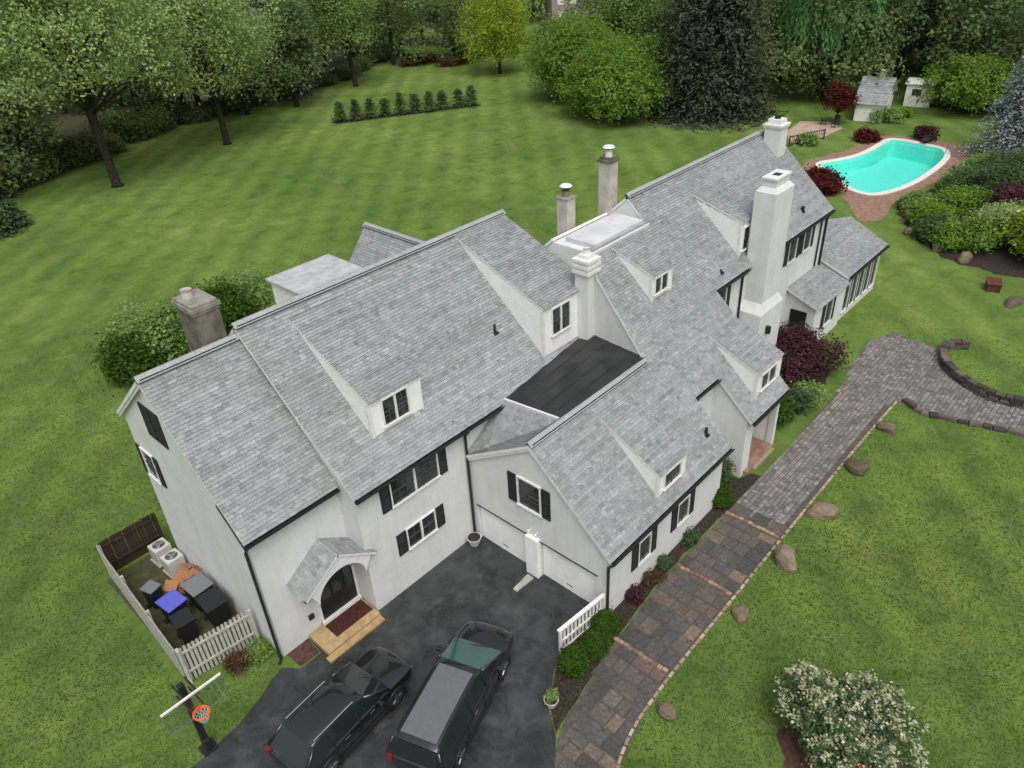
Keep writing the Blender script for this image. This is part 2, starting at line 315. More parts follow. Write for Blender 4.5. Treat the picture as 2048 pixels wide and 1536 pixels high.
# ================================================================== the ground
from mathutils.geometry import tessellate_polygon
def sheet(name,poly,z,mat,kind='structure',holes=(),jit=0,parent=None):
    if jit:
        out=[]
        for i,a in enumerate(poly):
            b=poly[(i+1)%len(poly)]; a=np.array(a,float); b=np.array(b,float); n=max(1,int(np.linalg.norm(b-a)/.5))
            for k in range(n): out.append(tuple(a+(b-a)*k/n+(RNG.normal(0,jit,2) if k else 0)))
        poly=out
    loops=[[Vector((p[0],p[1],z)) for p in L] for L in (poly,*holes)]
    tri=tessellate_polygon(loops); pts=[p for L in loops for p in L]
    F=[]
    for t in tri:
        a,b,c=[pts[i] for i in t]; F.append(t if (b-a).cross(c-a).z>0 else t[::-1])
    o=MB().add(pts,F).build(name,mat,parent)
    if kind: o['kind']=kind
    return o
def spline(pts,n=8,closed=True):
    P=[np.array(p,float) for p in pts]; N=len(P); out=[]
    for i in range(N if closed else N-1):
        p0,p1,p2,p3=[P[(i+k)%N] if closed else P[min(max(i+k,0),N-1)] for k in(-1,0,1,2)]
        for s in range(n):
            t=s/n; out.append(.5*((2*p1)+(-p0+p2)*t+(2*p0-5*p1+4*p2-p3)*t*t+(-p0+3*p1-3*p2+p3)*t**3))
    if not closed: out.append(P[-1])
    return out
def inside(p,poly):
    x,y=p; c=False; n=len(poly)
    for i in range(n):
        x1,y1=poly[i][:2]; x2,y2=poly[(i+1)%n][:2]
        if (y1>y)!=(y2>y) and x<(x2-x1)*(y-y1)/(y2-y1)+x1: c=not c
    return c
# --- pool outline (metres), water edge
POOL=[tuple(p) for p in spline([tuple(G(*q)[:2]) for q in ((1641,329),(1680,321),(1719,312),(1748,299),(1771,285),(1786,280),(1812,283),(1850,291),(1880,298),(1890,310),(1878,327),(1847,351),(1808,372),(1771,384),(1745,388),(1720,384),(1694,372),(1664,348))],3)]
pc=np.mean(np.array(POOL),0)
def grow(poly,d):
    out=[]; n=len(poly)
    for i in range(n):
        a=np.array(poly[i-1]); b=np.array(poly[(i+1)%n]); t=(b-a)/(np.linalg.norm(b-a)+1e-9); nn=np.array([t[1],-t[0]])
        if nn@(np.array(poly[i])-pc)<0: nn=-nn
        out.append(tuple(np.array(poly[i])+nn*d))
    return out
HOLE=grow(POOL,.25)
g=MB(); BIG=650
X0,X1,Y0,Y1=52,88,-10,18
for a,b,c,d in ((-BIG,BIG,-BIG,Y0),(-BIG,BIG,Y1,BIG),(-BIG,X0,Y0,Y1),(X1,BIG,Y0,Y1)): g.poly([(a,c,0),(b,c,0),(b,d,0),(a,d,0)])
loops=[[Vector((X0,Y0,0)),Vector((X1,Y0,0)),Vector((X1,Y1,0)),Vector((X0,Y1,0))],[Vector((*p,0)) for p in HOLE]]
tri=tessellate_polygon(loops); pts=[p for L in loops for p in L]
g.add(pts,[t if (pts[t[1]]-pts[t[0]]).cross(pts[t[2]]-pts[t[0]]).z>0 else t[::-1] for t in tri])
tag(g.build('lawn','lawn'),'mown green lawn with faint stripes around the white house','lawn',kind='structure')
DRIVE=[(-.3,-.35),(-2.5,-1.15),(-4.4,-1.35),(-12,-3.2),(-20,-12),(-8,-24),(-1,-15),(3.2,-10.25),(4.0,-9.65),(4.75,-8.65),(6.4,-7.75),(9.2,-7.85),(9.2,-.9),(3.55,-.9),(3.45,.1),(1.1,.1),(1.0,-.9),(.1,-.9)]
sheet('driveway',DRIVE,.006,'asphalt',jit=.035)['label']='dark worn asphalt driveway in front of the garage'
sheet('planting_bed',[(.15,.05),(.15,-.86),(.98,-.86),(1.05,.05)],.012,'soil_red')['label']='reddish brick edged bed at the foot of the side entrance wall'
sheet('planting_bed',[(4.15,-9.5),(4.9,-8.6),(6.5,-7.72),(9.1,-7.6),(17.4,-7.6),(17.45,-6.0),(19.4,-6.0),(19.4,-7.9),(20.1,-8.15),(20.2,-8.66),(16,-8.52),(12,-8.5),(8.7,-8.8),(5,-9.36)],.010,'mulch',jit=.03)['label']='dark mulch bed between the garage wall and the stone walk'
sheet('planting_bed',[(22.95,-3.6),(23,-6.6),(25,-7.7),(28.5,-7.9),(31,-7.3),(32,-5.6),(32.1,-3.6)],.010,'mulch',jit=.06)['label']='dark mulch bed under the purple leaved shrub'
sheet('planting_bed',[(-2.7,9.1),(-2.75,1.7),(-.05,1.4),(-.05,9.1)],.010,'moss')['label']='mossy earth yard inside the bin enclosure'
# --- stone walk
WALK=[(1.2,-13.4),(2.2,-11.3),(3.2,-10.25),(4.05,-9.68),(4.75,-9.42),(8.7,-8.86),(12.2,-8.56),(20.2,-8.68),(30.3,-8.45),(31.7,-8.1),(35.6,-7.75),(37.3,-8.5),(36.9,-11.2),(34.8,-12),(33.6,-13.3),(32.9,-14.6),(33.2,-16.6),(34,-19),(31.5,-20),(30.4,-15.2),(29.7,-12.7),(30.2,-11.15),(16.9,-11.1),(8,-11.15),(4.4,-11.65),(3.2,-13.6)]
walk=sheet('path',WALK,.014,'joint'); walk['label']='flagstone and cobble walk leading along the house to the patio'
def slab(seed,b=.06):
    """unit stone 1x1x1 with uneven outline, bevelled rim"""
    r=random.Random(seed); P=[]
    base=[(-.5,-.5),(0,-.5),(.5,-.5),(.5,0),(.5,.5),(0,.5),(-.5,.5),(-.5,0)]
    base=[(x*(1-abs(r.gauss(0,.05))),y*(1-abs(r.gauss(0,.05)))) for x,y in base]; n=8
    P=[(x,y,0) for x,y in base]+[(x,y,.7) for x,y in base]+[(x*(1-b),y*(1-b),1) for x,y in base]
    F=[(i,(i+1)%n,n+(i+1)%n,n+i) for i in range(n)]+[(n+i,n+(i+1)%n,2*n+(i+1)%n,2*n+i) for i in range(n)]+[tuple(range(2*n,3*n))]
    return MB().add(P,F).mesh('stone',False)
SLABS=[slab(i) for i in range(6)]
for me in SLABS: me.materials.append(MATS['flag'])
def piece(name,me,loc,scale,rz,parent):
    o=bpy.data.objects.new(name,me); COL.objects.link(o); o.parent=parent; o.location=loc; o.scale=scale; o.rotation_euler=(0,0,rz); return o
x=2.2
BANDS=(8.45,13.0,17.0)
while x<17.2:
    wd=random.uniform(.42,.8)
    if any(x<b<x+wd for b in BANDS): x=[b for b in BANDS if x<b<x+wd][0]+.1; continue
    lo=-11.05 if x>7 else -11.1-(7-x)*.26; hi=-8.6 if x>11 else (-8.62-(11-x)*.085 if x>4.8 else -9.42-(4.8-x)*.55)
    y=lo
    while y<hi-.15:
        d=min(random.uniform(.35,.85),hi-y)
        if hi-y-d<.22: d=hi-y
        if inside((x+wd/2,y+d/2),WALK): piece('flagstone',random.choice(SLABS),(x+wd/2,y+d/2,.012),(wd-.025,d-.025,random.uniform(.022,.04)),random.choice((0,math.pi))+random.gauss(0,.02),walk)
        y+=d
    x+=wd
BR=slab(40,.04); BR.materials.append(MATS['brick_tan'])
for bx in BANDS:
    for r in range(1):
        y=-11.02
        while y<-8.75:
            if random.random()<.85: piece('brick',BR,(bx+random.gauss(0,.015),y+.1,.012),(.16,.19,.04),random.gauss(0,.05),walk); y+=.205
ED=slab(41,.05); ED.materials.append(MATS['edging'])
ep=spline([(1.9,-13.9),(3.4,-12.3),(5.4,-11.45),(8,-11.2),(12,-11.17),(17,-11.14),(23.2,-11.12),(27.5,-11.16),(30.2,-11.22)],40,False); acc=0; last=ep[0]
for p in ep:
    if np.linalg.norm(p-last)>.3:
        dv=p-last; piece('edging_stone',ED,(*( (p+last)/2),.0),(.285,.11,.075),math.atan2(dv[1],dv[0])+random.gauss(0,.04),walk); last=p
# finer cobbles past the flagstones and on the patio
cb=MB(); y=-20.
while y<-7.6:
    x=17.3+random.uniform(0,.2); h=random.uniform(.17,.24)
    while x<37.3:
        wd=random.uniform(.2,.36)
        if inside((x+wd/2,y+h/2),WALK) and (y>-11.05 or x>29.3):
            z=.014+random.uniform(.014,.026); e=.012; j=lambda:random.uniform(-.012,.012)
            a=[(x+e+j(),y+e+j()),(x+wd-e+j(),y+e+j()),(x+wd-e+j(),y+h-e+j()),(x+e+j(),y+h-e+j())]; mx,my=x+wd/2,y+h/2
            b=[(mx+(q[0]-mx)*.82,my+(q[1]-my)*.78) for q in a]
            cb.add([(*q,.012) for q in a]+[(*q,z) for q in b],[(0,1,5,4),(1,2,6,5),(2,3,7,6),(3,0,4,7),(4,5,6,7)],random.random())
        x+=wd
    y+=h
tag(cb.build('cobbles','cobble',walk),kind='stuff')
# --- pool surround and pool
deck=spline([(66.5,10.2),(72,8.6),(76,8.2),(80.0,7.0),(80.3,3.8),(80.2,.6),(77.5,-1.5),(71,-2.0),(65.5,-1.4),(60,-.6),(56,-1.2),(54.5,-.6),(54.5,.4),(58.6,3.2),(62,7.6)],5)
sheet('pool_deck',[tuple(p) for p in deck],.008,'pool_brick',holes=[HOLE])['label']='brick and stone deck around the swimming pool'
# ================================================================== pieces of building
def clip(poly,cl):
    """clip a polygon by a convex counter-clockwise polygon"""
    for i in range(len(cl)):
        a=cl[i]; b=cl[(i+1)%len(cl)]; ex,ey=b[0]-a[0],b[1]-a[1]; out=[]
        sd=lambda p:ex*(p[1]-a[1])-ey*(p[0]-a[0])
        for k in range(len(poly)):
            p,q=poly[k],poly[(k+1)%len(poly)]; sp,sq=sd(p),sd(q)
            if sp>=0: out.append(p)
            if (sp>=0)!=(sq>=0):
                t=sp/(sp-sq); out.append((p[0]+(q[0]-p[0])*t,p[1]+(q[1]-p[1])*t))
        poly=out
        if len(poly)<3: return []
    return poly
def shingle_field(mb,P0,U,V,N,poly,exp=.14,wid=(.16,.30),th=.028):
    us=[p[0] for p in poly]; vs_=[p[1] for p in poly]; k=math.floor(min(vs_)/exp)
    while k*exp<max(vs_):
        v0=k*exp; v1=v0+exp; u=min(us)-random.uniform(0,.3); row=random.uniform(-.09,.09)
        while u<max(us):
            wd=random.uniform(*wid)
            c=clip([(u+.004,v0),(u+wd-.004,v0),(u+wd-.004,v1),(u+.004,v1)],poly)
            if c:
                dz=random.uniform(-.004,.005); P=[]
                for (a,b) in c: P.append(P0+U*a+V*b+N*(th*(1-(b-v0)/exp)+.004+dz*(1-(b-v0)/exp)))
                t=min(1,max(0,random.gauss(.52,.095)+row)); mb.poly(P,t)
                low=[p for p in c if abs(p[1]-v0)<1e-6]
                if len(low)==2 and abs(low[0][0]-low[1][0])>.02:
                    low.sort(); a,b=low; q=[P0+U*a[0]+V*v0+N*.001,P0+U*b[0]+V*v0+N*.001,P0+U*b[0]+V*v0+N*(th+.004+dz),P0+U*a[0]+V*v0+N*(th+.004+dz)]
                    mb.poly(q,t*.9)
            u+=wd
        k+=1
def roof_plane(parent,pts,name='roof',thick=.12,org=None,label=None,exp=.14,deck='white_trim'):
    """shingled roof face: pts counter-clockwise from outside, first edge = eave"""
    P=[Vector(p) for p in pts]; U=(P[1]-P[0]).normalized(); N=(P[1]-P[0]).cross(P[-1]-P[0]).normalized(); V=N.cross(U); O=Vector(org) if org else P[0]
    o=MB().extrude([p for p in P],-N*thick).build(name,deck,parent); 
    if label: o['label']=label
    s=MB(); shingle_field(s,O,U,V,N,[((p-O).dot(U),(p-O).dot(V)) for p in P],exp)
    tag(s.build('shingles','shingle',o),kind='stuff'); return o
def frame_axes(n): n=Vector(n).normalized(); u=Vector((0,0,1)).cross(n).normalized(); return u,n
def W3(o,u,n,a,z,d): return Vector(o)+Vector(u)*a+Vector((0,0,z))+Vector(n)*d
def panel(mb,o,u,n,a0,a1,z0,z1,d0,d1,tone=.5):
    c=W3(o,u,n,(a0+a1)/2,(z0+z1)/2,(d0+d1)/2); return mb.obox(c,(Vector(u)*(a1-a0)/2,Vector((0,0,1))*(z1-z0)/2,Vector(n)*(d1-d0)/2),tone)
def window(parent,o,n,w_,h,cols=2,rows=3,sashes=1,fr=.07,name='window',glass='window_glass',trim='white_trim',muntin=True):
    """o = bottom corner of the opening on the wall surface; runs along u to the right seen from outside"""
    u,n=frame_axes(n); f=MB()
    panel(f,o,u,n,-fr,w_+fr,h,h+fr,-.02,.07); panel(f,o,u,n,-fr*1.4,w_+fr*1.4,-fr*.9,0,-.02,.11)
    panel(f,o,u,n,-fr,0,0,h,-.02,.068); panel(f,o,u,n,w_,w_+fr,0,h,-.02,.068)
    for k in range(1,sashes): panel(f,o,u,n,w_*k/sashes-.045,w_*k/sashes+.045,0,h,-.02,.066)
    win=f.build(name,trim,parent)
    for k in range(sashes):
        a=w_*k/sashes+(.045 if k else 0); b=w_*(k+1)/sashes-(.045 if k<sashes-1 else 0)
        p=MB(); panel(p,o,u,n,a,b,0,h,-.02,.014); p.build('pane',glass,win)
        if muntin:
            mm=MB()
            for i in range(1,cols): panel(mm,o,u,n,a+(b-a)*i/cols-.012,a+(b-a)*i/cols+.012,0,h,.012,.034)
            for j in range(1,rows): panel(mm,o,u,n,a,b,h*j/rows-.012,h*j/rows+.012,.012,.032)
            panel(mm,o,u,n,a,b,h*.5-.022,h*.5+.022,.012,.04)
            mm.build('muntin','sash_dark',win)
    return win
def shutter(parent,o,n,w_,h):
    u,n=frame_axes(n); s=MB(); t=.055
    panel(s,o,u,n,0,t,0,h,.0,.05); panel(s,o,u,n,w_-t,w_,0,h,.0,.05); panel(s,o,u,n,t,w_-t,h-t,h,.0,.049); panel(s,o,u,n,t,w_-t,0,t,.0,.049); panel(s,o,u,n,t,w_-t,h*.5-t/2,h*.5+t/2,0,.049)
    k=max(6,int(h/.075)); 
    for i in range(k):
        z=t+(h-2*t)*(i+.5)/k; c=W3(o,u,n,w_/2,z,.025); s.obox(c,(Vector(u)*(w_/2-t),(Vector((0,0,1))*.8-Vector(n)*.6)*.034,(Vector((0,0,1))*.6+Vector(n)*.8)*.006))
    return s.build('shutter','black_paint',parent)
def gutter(parent,a,b,r=.065):
    s=MB(); a=Vector(a); b=Vector(b); d=(b-a).normalized(); side=d.cross(Vector((0,0,1)))
    s.obox((a+b)/2,((b-a)/2,side*r,Vector((0,0,1))*.012)); 
    for k in(-1,1): s.obox((a+b)/2+side*r*k*1.0+Vector((0,0,.055)),((b-a)/2,side*.01,Vector((0,0,1))*.055))
    return s.build('gutter','gutter_black',parent)
def downspout(parent,pts,r=.055):
    return MB().tube(pts,r,6).build('downspout','gutter_black',parent,smooth=False)
def lerp(a,b,t): return a+(b-a)*t
# ================================================================== the house
house=empty('house',(0,0,0),0,'long white painted house with grey shingle roofs, dormers and several chimneys','house')
Hs=house
SBL=.879; sR=.9112
zB=lambda y:5.85+SBL*(y+1.26)
zR=lambda y:6.5653+sR*(y+4.4825)
def wall(pts,vec,mat='white_wall',name='wall'): return MB().extrude(pts,vec).build(name,mat,Hs)
def prism_x(yz,x0,x1,mat='white_wall',name='wall'): return wall([(x0,y,z) for y,z in yz],(x1-x0,0,0),mat,name)
t=.125
# --- wing at the left end (lower ridge) and main left wing
prism_x([(0,0),(0,5.9+.973*.25-t*1.4),(4.385,10.41-t*1.4),(7.85,7.76-t*1.3),(7.85,0)],0,3.7)
prism_x([(-1.017,0),(-1.017,zB(-1.017)-t*1.4),(4.385,10.81-t*1.4),(9.75,zB(-1.0)-t*1.4),(9.75,0)],3.6,17.38)
roof_plane(Hs,[(-.18,-.25,5.9),(3.58,-.25,5.9),(3.58,4.385,10.41),(-.18,4.385,10.41)])
roof_plane(Hs,[(3.58,8.03,7.62),(-.18,8.03,7.62),(-.18,4.385,10.41),(3.58,4.385,10.41)])
roof_plane(Hs,[(3.48,-1.26,5.85),(17.45,-1.26,5.85),(17.45,4.385,10.81),(3.48,4.385,10.81)])
roof_plane(Hs,[(17.45,10.03,5.85),(3.48,10.03,5.85),(3.48,4.385,10.81),(17.45,4.385,10.81)])
def ridge(a,b):
    a=Vector(a); b=Vector(b); d=(b-a).normalized(); s=d.cross(Vector((0,0,1)))
    r=MB()
    for k in(-1,1): r.obox((a+b)/2+s*.09*k+Vector((0,0,.015)),((b-a)/2,(s*.1-Vector((0,0,1))*.085*k*1) if k>0 else (s*.1+Vector((0,0,1))*.085),Vector((0,0,1))*.012),.75)
    o=r.build('ridge_cap','shingle',Hs); v=MB().obox((a+b)/2-Vector((0,0,.035)),((b-a)/2-d*.1,s*.165,Vector((0,0,1))*.03)); v.build('ridge_vent_shadow','black_paint',o); return o  # vent box made black to carry its shadow line under the cap
ridge((-.2,4.385,10.46),(3.5,4.385,10.46)); ridge((3.45,4.385,10.87),(17.48,4.385,10.87))
# rake boards on the open gable ends
def rake(a,b,w=.17,th=.05,off=(0,0,0)):
    a=Vector(a)+Vector(off); b=Vector(b)+Vector(off); d=(b-a); nrm=Vector((1,0,0)).cross(d.normalized())
    return MB().obox((a+b)/2-Vector((0,0,w*.75)),(d/2,Vector((th/2,0,0)),Vector((0,0,w*.6)))).build('rake_board','white_trim',Hs)
rake((-.12,-.2,5.93),(-.12,4.385,10.36)); rake((-.12,4.385,10.36),(-.12,8.0,7.6))
rake((3.54,-1.2,5.9),(3.54,4.385,10.76)); rake((9.0-.06,-8.15,3.2),(9.0-.06,-4.48,6.52)); rake((8.94,-4.48,6.52),(8.94,-1.1,4.4))
# --- garage wing
gz=3.16+sR*.244
prism_x([(-7.98,0),(-7.98,gz-t*1.3),(-4.4825,6.565-t*1.5),(-1.0,4.4-t),(-1.0,0)],9.26,17.3)
DH=1.9
def gfront(yz): return wall([(9.03,y,z) for y,z in yz],(.24,0,0))
gfront([(-7.985,DH),(-7.985,gz-t*1.25),(-4.4825,6.565-t*1.45),(-1.005,4.4-t),(-1.005,DH)])
for a,b in ((-7.985,-7.48),(-4.75,-4.08),(-1.33,-1.005)): gfront([(a,0),(a,DH-.002),(b,DH-.002),(b,0)])
for y1,y0 in ((-1.33,-4.08),(-4.75,-7.48)):
    d=empty('garage_door',(0,0,0)); d.parent=Hs
    W_=y1-y0; n=4
    for k in range(n):
        z0=.03+k*(DH-.04)/n; z1=.03+(k+1)*(DH-.04)/n-.018
        s=MB().box(9.16,9.235,y0+.02,y1-.02,z0,z1)
        s.build('door_panel','siding_white',d)
    MB().box(9.15,9.165,(y0+y1)/2-.15,(y0+y1)/2+.15,.3,.34).build('handle','black_paint',d)
    MB().box(9.018,9.16,y0-.06,y1+.06,DH-.03,DH+.035).build('header_shadow','gutter_black',d)  # dark strip stands in for the shadow under the door header
MB().box(8.84,9.028,-4.74,-4.12,0,2.02).build('pillar','siding_white',Hs)
MB().extrude([(8.7,-4.62,.01),(7.75,-4.56,.01),(7.75,-4.36,.01),(8.7,-4.3,.01)],(0,0,.1)).build('splash_block','concrete',Hs,bevel=.02)
for y in(-4.28,-4.64):
    l=MB().tube([(9.02,y,2.3),(8.93,y,2.32),(8.86,y,2.28)],[.03,.03,.075],8).build('wall_lamp','white_metal',Hs)
roof_plane(Hs,[(8.88,-8.224,3.16),(16.27,-8.224,3.16),(16.27,-4.4825,6.5653),(8.88,-4.4825,6.5653)])
org=(8.88,-8.224,3.16)
roof_plane(Hs,[(16.27,-8.224,3.16),(17.42,-8.224,3.16),(17.42,-.75,zR(-.75)),(17.12,-.75,zR(-.75)),(16.27,-4.6,zR(-4.6))],org=org)
roof_plane(Hs,[(17.42,-6.33,zR(-6.33)),(19.4,-6.33,zR(-6.33)),(19.4,-.5,zR(-.5)),(17.42,-.5,zR(-.5))],org=org)
roof_plane(Hs,[(19.4,-8.15,zR(-8.15)),(21.8,-8.15,zR(-8.15)),(21.8,-.5,zR(-.5)),(19.4,-.5,zR(-.5))],org=org)
RY=.4775; RZ=zR(RY)
roof_plane(Hs,[(21.8,-8.15,zR(-8.15)),(22.97,-8.15,zR(-8.15)),(22.97,RY,RZ),(21.8,RY,RZ)],org=org)
roof_plane(Hs,[(22.97,-3.95,zR(-3.95)),(36.38,-3.95,zR(-3.95)),(36.38,RY,RZ),(22.97,RY,RZ)],org=org)
roof_plane(Hs,[(36.38,2*RY+3.95,zR(-3.95)),(21.8,2*RY+3.95,zR(-3.95)),(21.8,RY,RZ),(36.38,RY,RZ)])
roof_plane(Hs,[(21.8,2*RY+3.95,zR(-3.95)),(17.45,2*RY+3.95,zR(-3.95)),(17.45,1.46,zR(-.505)),(21.8,1.46,zR(-.505))])
ridge((21.75,RY,RZ+.06),(36.4,RY,RZ+.06)); ridge((8.86,-4.4825,6.62),(16.3,-4.4825,6.62))
MB().box(17.9,21.6,-.62,1.0,10.0,zR(-.5)+.05).build('flat_roof','white_membrane',Hs)
# bodies under the right-hand roofs
prism_x([(-6.1,0),(-6.1,zR(-6.1)-t*1.4),(-.77,zR(-.77)-t*1.4),(-.77,0)],17.2,22.9)
prism_x([(-6.1,0),(-6.1,zR(-6.1)-t*1.4),(-4.5,zR(-4.5)-t*1.4),(-4.5,0)],16.3,17.25)
wall([(16.33,-4.55,5.5),(17.12,-1.0,5.5),(17.12,-1.0,zR(-1.0)-.17),(16.33,-4.55,zR(-4.55)-.17)],(1.0,0,0))
prism_x([(-.8,0),(-.8,10.02),(1.45,10.02),(4.66,zR(-3.7)-t*1.4),(4.66,0)],17.5,21.9)
prism_x([(-3.7,0),(-3.7,zR(-3.7)-t*1.4),(RY,RZ-t*1.4),(4.655,zR(-3.7)-t*1.4),(4.655,0)],21.85,36.2)
# entry porch under the swept roof
prism_x([(-7.88,0),(-7.88,zR(-7.88)-t*1.4),(-6.0,zR(-6.0)-t*1.4),(-6.0,0)],19.5,19.78)
MB().box(19.79,20.25,-7.86,-7.5,.0,2.95).build('pillar','white_wall',Hs)
MB().box(22.55,22.82,-7.9,-7.6,0,3.2).build('pillar','white_wall',Hs)
MB().box(22.62,22.8,-7.6,-6.05,0,3.3).build('wall','siding_white',Hs)
MB().box(19.79,22.86,-7.95,-7.75,2.72,3.12).build('beam','white_trim',Hs)
st=MB().box(19.8,22.5,-8.05,-6.1,0,.16).build('porch_floor','pool_brick',Hs); MB().box(20.3,22.3,-8.2,-8.053,0,.15).build('step_edge','edging',st)
ed=MB().box(20.7,21.7,-6.14,-6.06,.16,2.25).build('front_door','black_paint',Hs); MB().box(20.62,20.7,-6.15,-6.05,.16,2.33).box(21.7,21.78,-6.15,-6.05,.16,2.33).box(20.7,21.7,-6.15,-6.05,2.25,2.34).build('door_frame','white_trim',ed)
# west gable wall of the right wing shows above the flat roof; flat roof between the wings
fr=MB(); N=8
A,B_,C_,D_=[Vector(p) for p in ((11.2,-1.15,5.97),(10.95,-4.36,6.5),(16.4,-4.45,6.68),(17.5,-.66,6.34))]
gp=[[((A*(1-i/N)+B_*(i/N))*(1-j/N)+(D_*(1-i/N)+C_*(i/N))*(j/N)) for j in range(N+1)] for i in range(N+1)]
for i in range(N):
    for j in range(N):
        q=[gp[i][j],gp[i+1][j],gp[i+1][j+1],gp[i][j+1]]; fr.poly(q); fr.poly([p-Vector((0,0,.1)) for p in q][::-1])
fo=fr.build('flat_roof','membrane',Hs)
for k in range(1,5):   # lapped seams of the membrane
    u=k/5; a=A*(1-u)+B_*u; b=D_*(1-u)+C_*u; MB().obox((a+b)/2+Vector((0,0,.006)),((b-a)/2,Vector((0,.05,0)),Vector((0,0,.008)))).build('seam','membrane',fo)
e=B_-A; MB().obox((A+B_)/2+Vector((-.02,0,-.03)),(e/2,Vector((.045,0,0)),Vector((0,0,.075)))).build('drip_edge','white_trim',fo)
def facet(pts): return roof_plane(Hs,pts)
facet([(8.88,-1.03,4.42),(8.88,-4.4825,6.555),(10.93,-4.4,6.46)]); facet([(10.93,-4.4,6.46),(11.17,-1.1,5.92),(8.88,-1.03,4.42)])
prism_x([(-4.6,3),(-4.6,6.2),(-1.0,5.6),(-1.0,3)],11.1,17.0)
roof_plane(Hs,[(16.3,-3.9,6.03),(11.0,-3.9,6.03),(11.0,-4.47,6.55),(16.3,-4.47,6.55)])
# --- dormers with shed roofs
def dormer(x0,x1,yf,zb,zt,ya,za,wx0,wx1,wz0,wz1,sash=2,side=.03,rows=3,cols=2):
    MB().extrude([(x0,yf,zb-.35),(x0,yf,zt-.13),(x0,ya,za-.16),(x0,ya,za-.5)],(x1-x0,0,0)).build('dormer','siding_white',Hs)
    s=(za-zt)/(ya-yf); e=.1
    roof_plane(Hs,[(x0-side,yf-e,zt-s*e),(x1+side,yf-e,zt-s*e),(x1+side,ya,za+.015),(x0-side,ya,za+.015)],thick=.09)
    for xx in (x0,x1):   # corner boards
        MB().box(xx-.03,xx+.1 if xx==x0 else xx+.03,yf-.025,yf+.1,zb-.05,zt-.15).build('corner_board','white_trim',Hs)
    MB().box(x0+.1,x1-.03,yf-.02,yf+.05,zt-.28,zt-.17).build('frieze','white_trim',Hs)
    window(Hs,(wx0,yf,wz0),(0,-1,0),wx1-wx0,wz1-wz0,cols,rows,sash,.06)
    # clapboard lines on the cheeks
    for xx,sg in ((x0,-1),(x1,1)):
        c=MB(); z=zb
        while z<za-.3:
            y0=max(yf+.05,yf); main=lambda zz:(zz-zb)/((za-zb)/(ya-yf)); y_end=yf+main(z); y_start=yf if z<zt-.2 else yf+(z-zt+.2)/s
            if y_end-y_start>.15: c.box(xx+(-.009 if sg<0 else .002),xx+(-.002 if sg<0 else .009),y_start+.02,y_end,z,z+.125)
            z+=.14
        c.build('clapboard','siding_white',Hs)
dormer(5.42,7.85,-.1,6.87,8.47,3.95,10.44,6.02,7.16,7.12,8.2)
dormer(14.22,17.36,-.71,6.33,8.7,4.3,10.76,14.8,15.95,7.18,8.4,2)
dormer(18.78,20.35,-3.05,7.87,9.14,-.77,9.96,19.0,19.95,8.15,8.88)
dormer(26.0,29.1,-3.38,7.55,9.4,-.46,10.25,26.3,27.5,7.8,8.95)
dormer(12.4,14.32,-7.81,3.54,4.68,-4.95,6.16,12.8,13.9,3.74,4.42,1)
dormer(20.55,22.85,-7.6,3.72,5.02,-5.02,6.09,20.95,22.3,3.95,4.72,2)
# --- rear gable and rear dormer seen over the ridge
prism=MB().extrude([(13.1,12.55,0),(13.1,12.55,5.9),(15.6,12.55,8.8),(18.1,12.55,5.9),(18.1,12.55,0)],(0,-8.5,0)).build('wall','white_wall',Hs)
roof_plane(Hs,[(12.85,12.7,5.8),(12.85,4.6,5.8),(15.6,4.6,9.0),(15.6,12.7,9.0)]); roof_plane(Hs,[(18.35,4.6,5.8),(18.35,12.7,5.8),(15.6,12.7,9.0),(15.6,4.6,9.0)])
ridge((15.6,12.72,9.05),(15.6,5.5,9.05))
MB().box(8.1,11.2,5.0,9.85,6.0,9.36).build('dormer','siding_white',Hs)
MB().box(7.95,11.35,4.9,10.02,9.362,9.47).build('flat_roof','grey_membrane',Hs)
# --- gutters and downspouts
gutter(Hs,(-.2,-.33,5.82),(3.5,-.33,5.82)); gutter(Hs,(3.46,-1.34,5.77),(11.2,-1.34,5.77)); gutter(Hs,(8.9,-8.3,3.07),(17.42,-8.3,3.07)); gutter(Hs,(17.45,-6.41,zR(-6.33)-.09),(19.36,-6.41,zR(-6.33)-.09))
gutter(Hs,(22.99,-4.03,6.96),(26.15,-4.03,6.96)); gutter(Hs,(28.75,-4.03,6.96),(36.38,-4.03,6.96)); gutter(Hs,(19.4,-8.23,3.12),(22.95,-8.23,3.12))
bp='white_metal'
downspout(Hs,[(-.14,-.3,5.8),(-.14,-.06,5.45),(-.14,-.06,.1),(-.3,-.2,.06)],.06); downspout(Hs,[(8.93,-1.34,5.72),(8.93,-1.1,5.4),(8.93,-1.1,.1)],.06)
downspout(Hs,[(8.95,-8.3,3.05),(8.95,-8.06,2.75),(8.95,-8.06,.08)],.06); downspout(Hs,[(17.6,-6.4,4.7),(17.6,-6.16,4.4),(17.6,-6.16,.1)]); downspout(Hs,[(26.0,-4.0,6.9),(26.0,-3.78,6.6),(26.0,-3.78,.1)],.06)
downspout(Hs,[(36.1,-4.0,6.9),(36.1,-3.78,6.6),(36.1,-3.78,.1)],.07); downspout(Hs,[(35.4,-4.0,6.9),(35.4,-3.78,6.6),(35.4,-3.78,3.8)],.05)
# black rake return at the front corner of the left gable
MB().obox((-.19,.35,6.32),(Vector((0,.62,.6)),Vector((.02,0,0)),Vector((0,0,.07)))).build('rake_board','gutter_black',Hs)
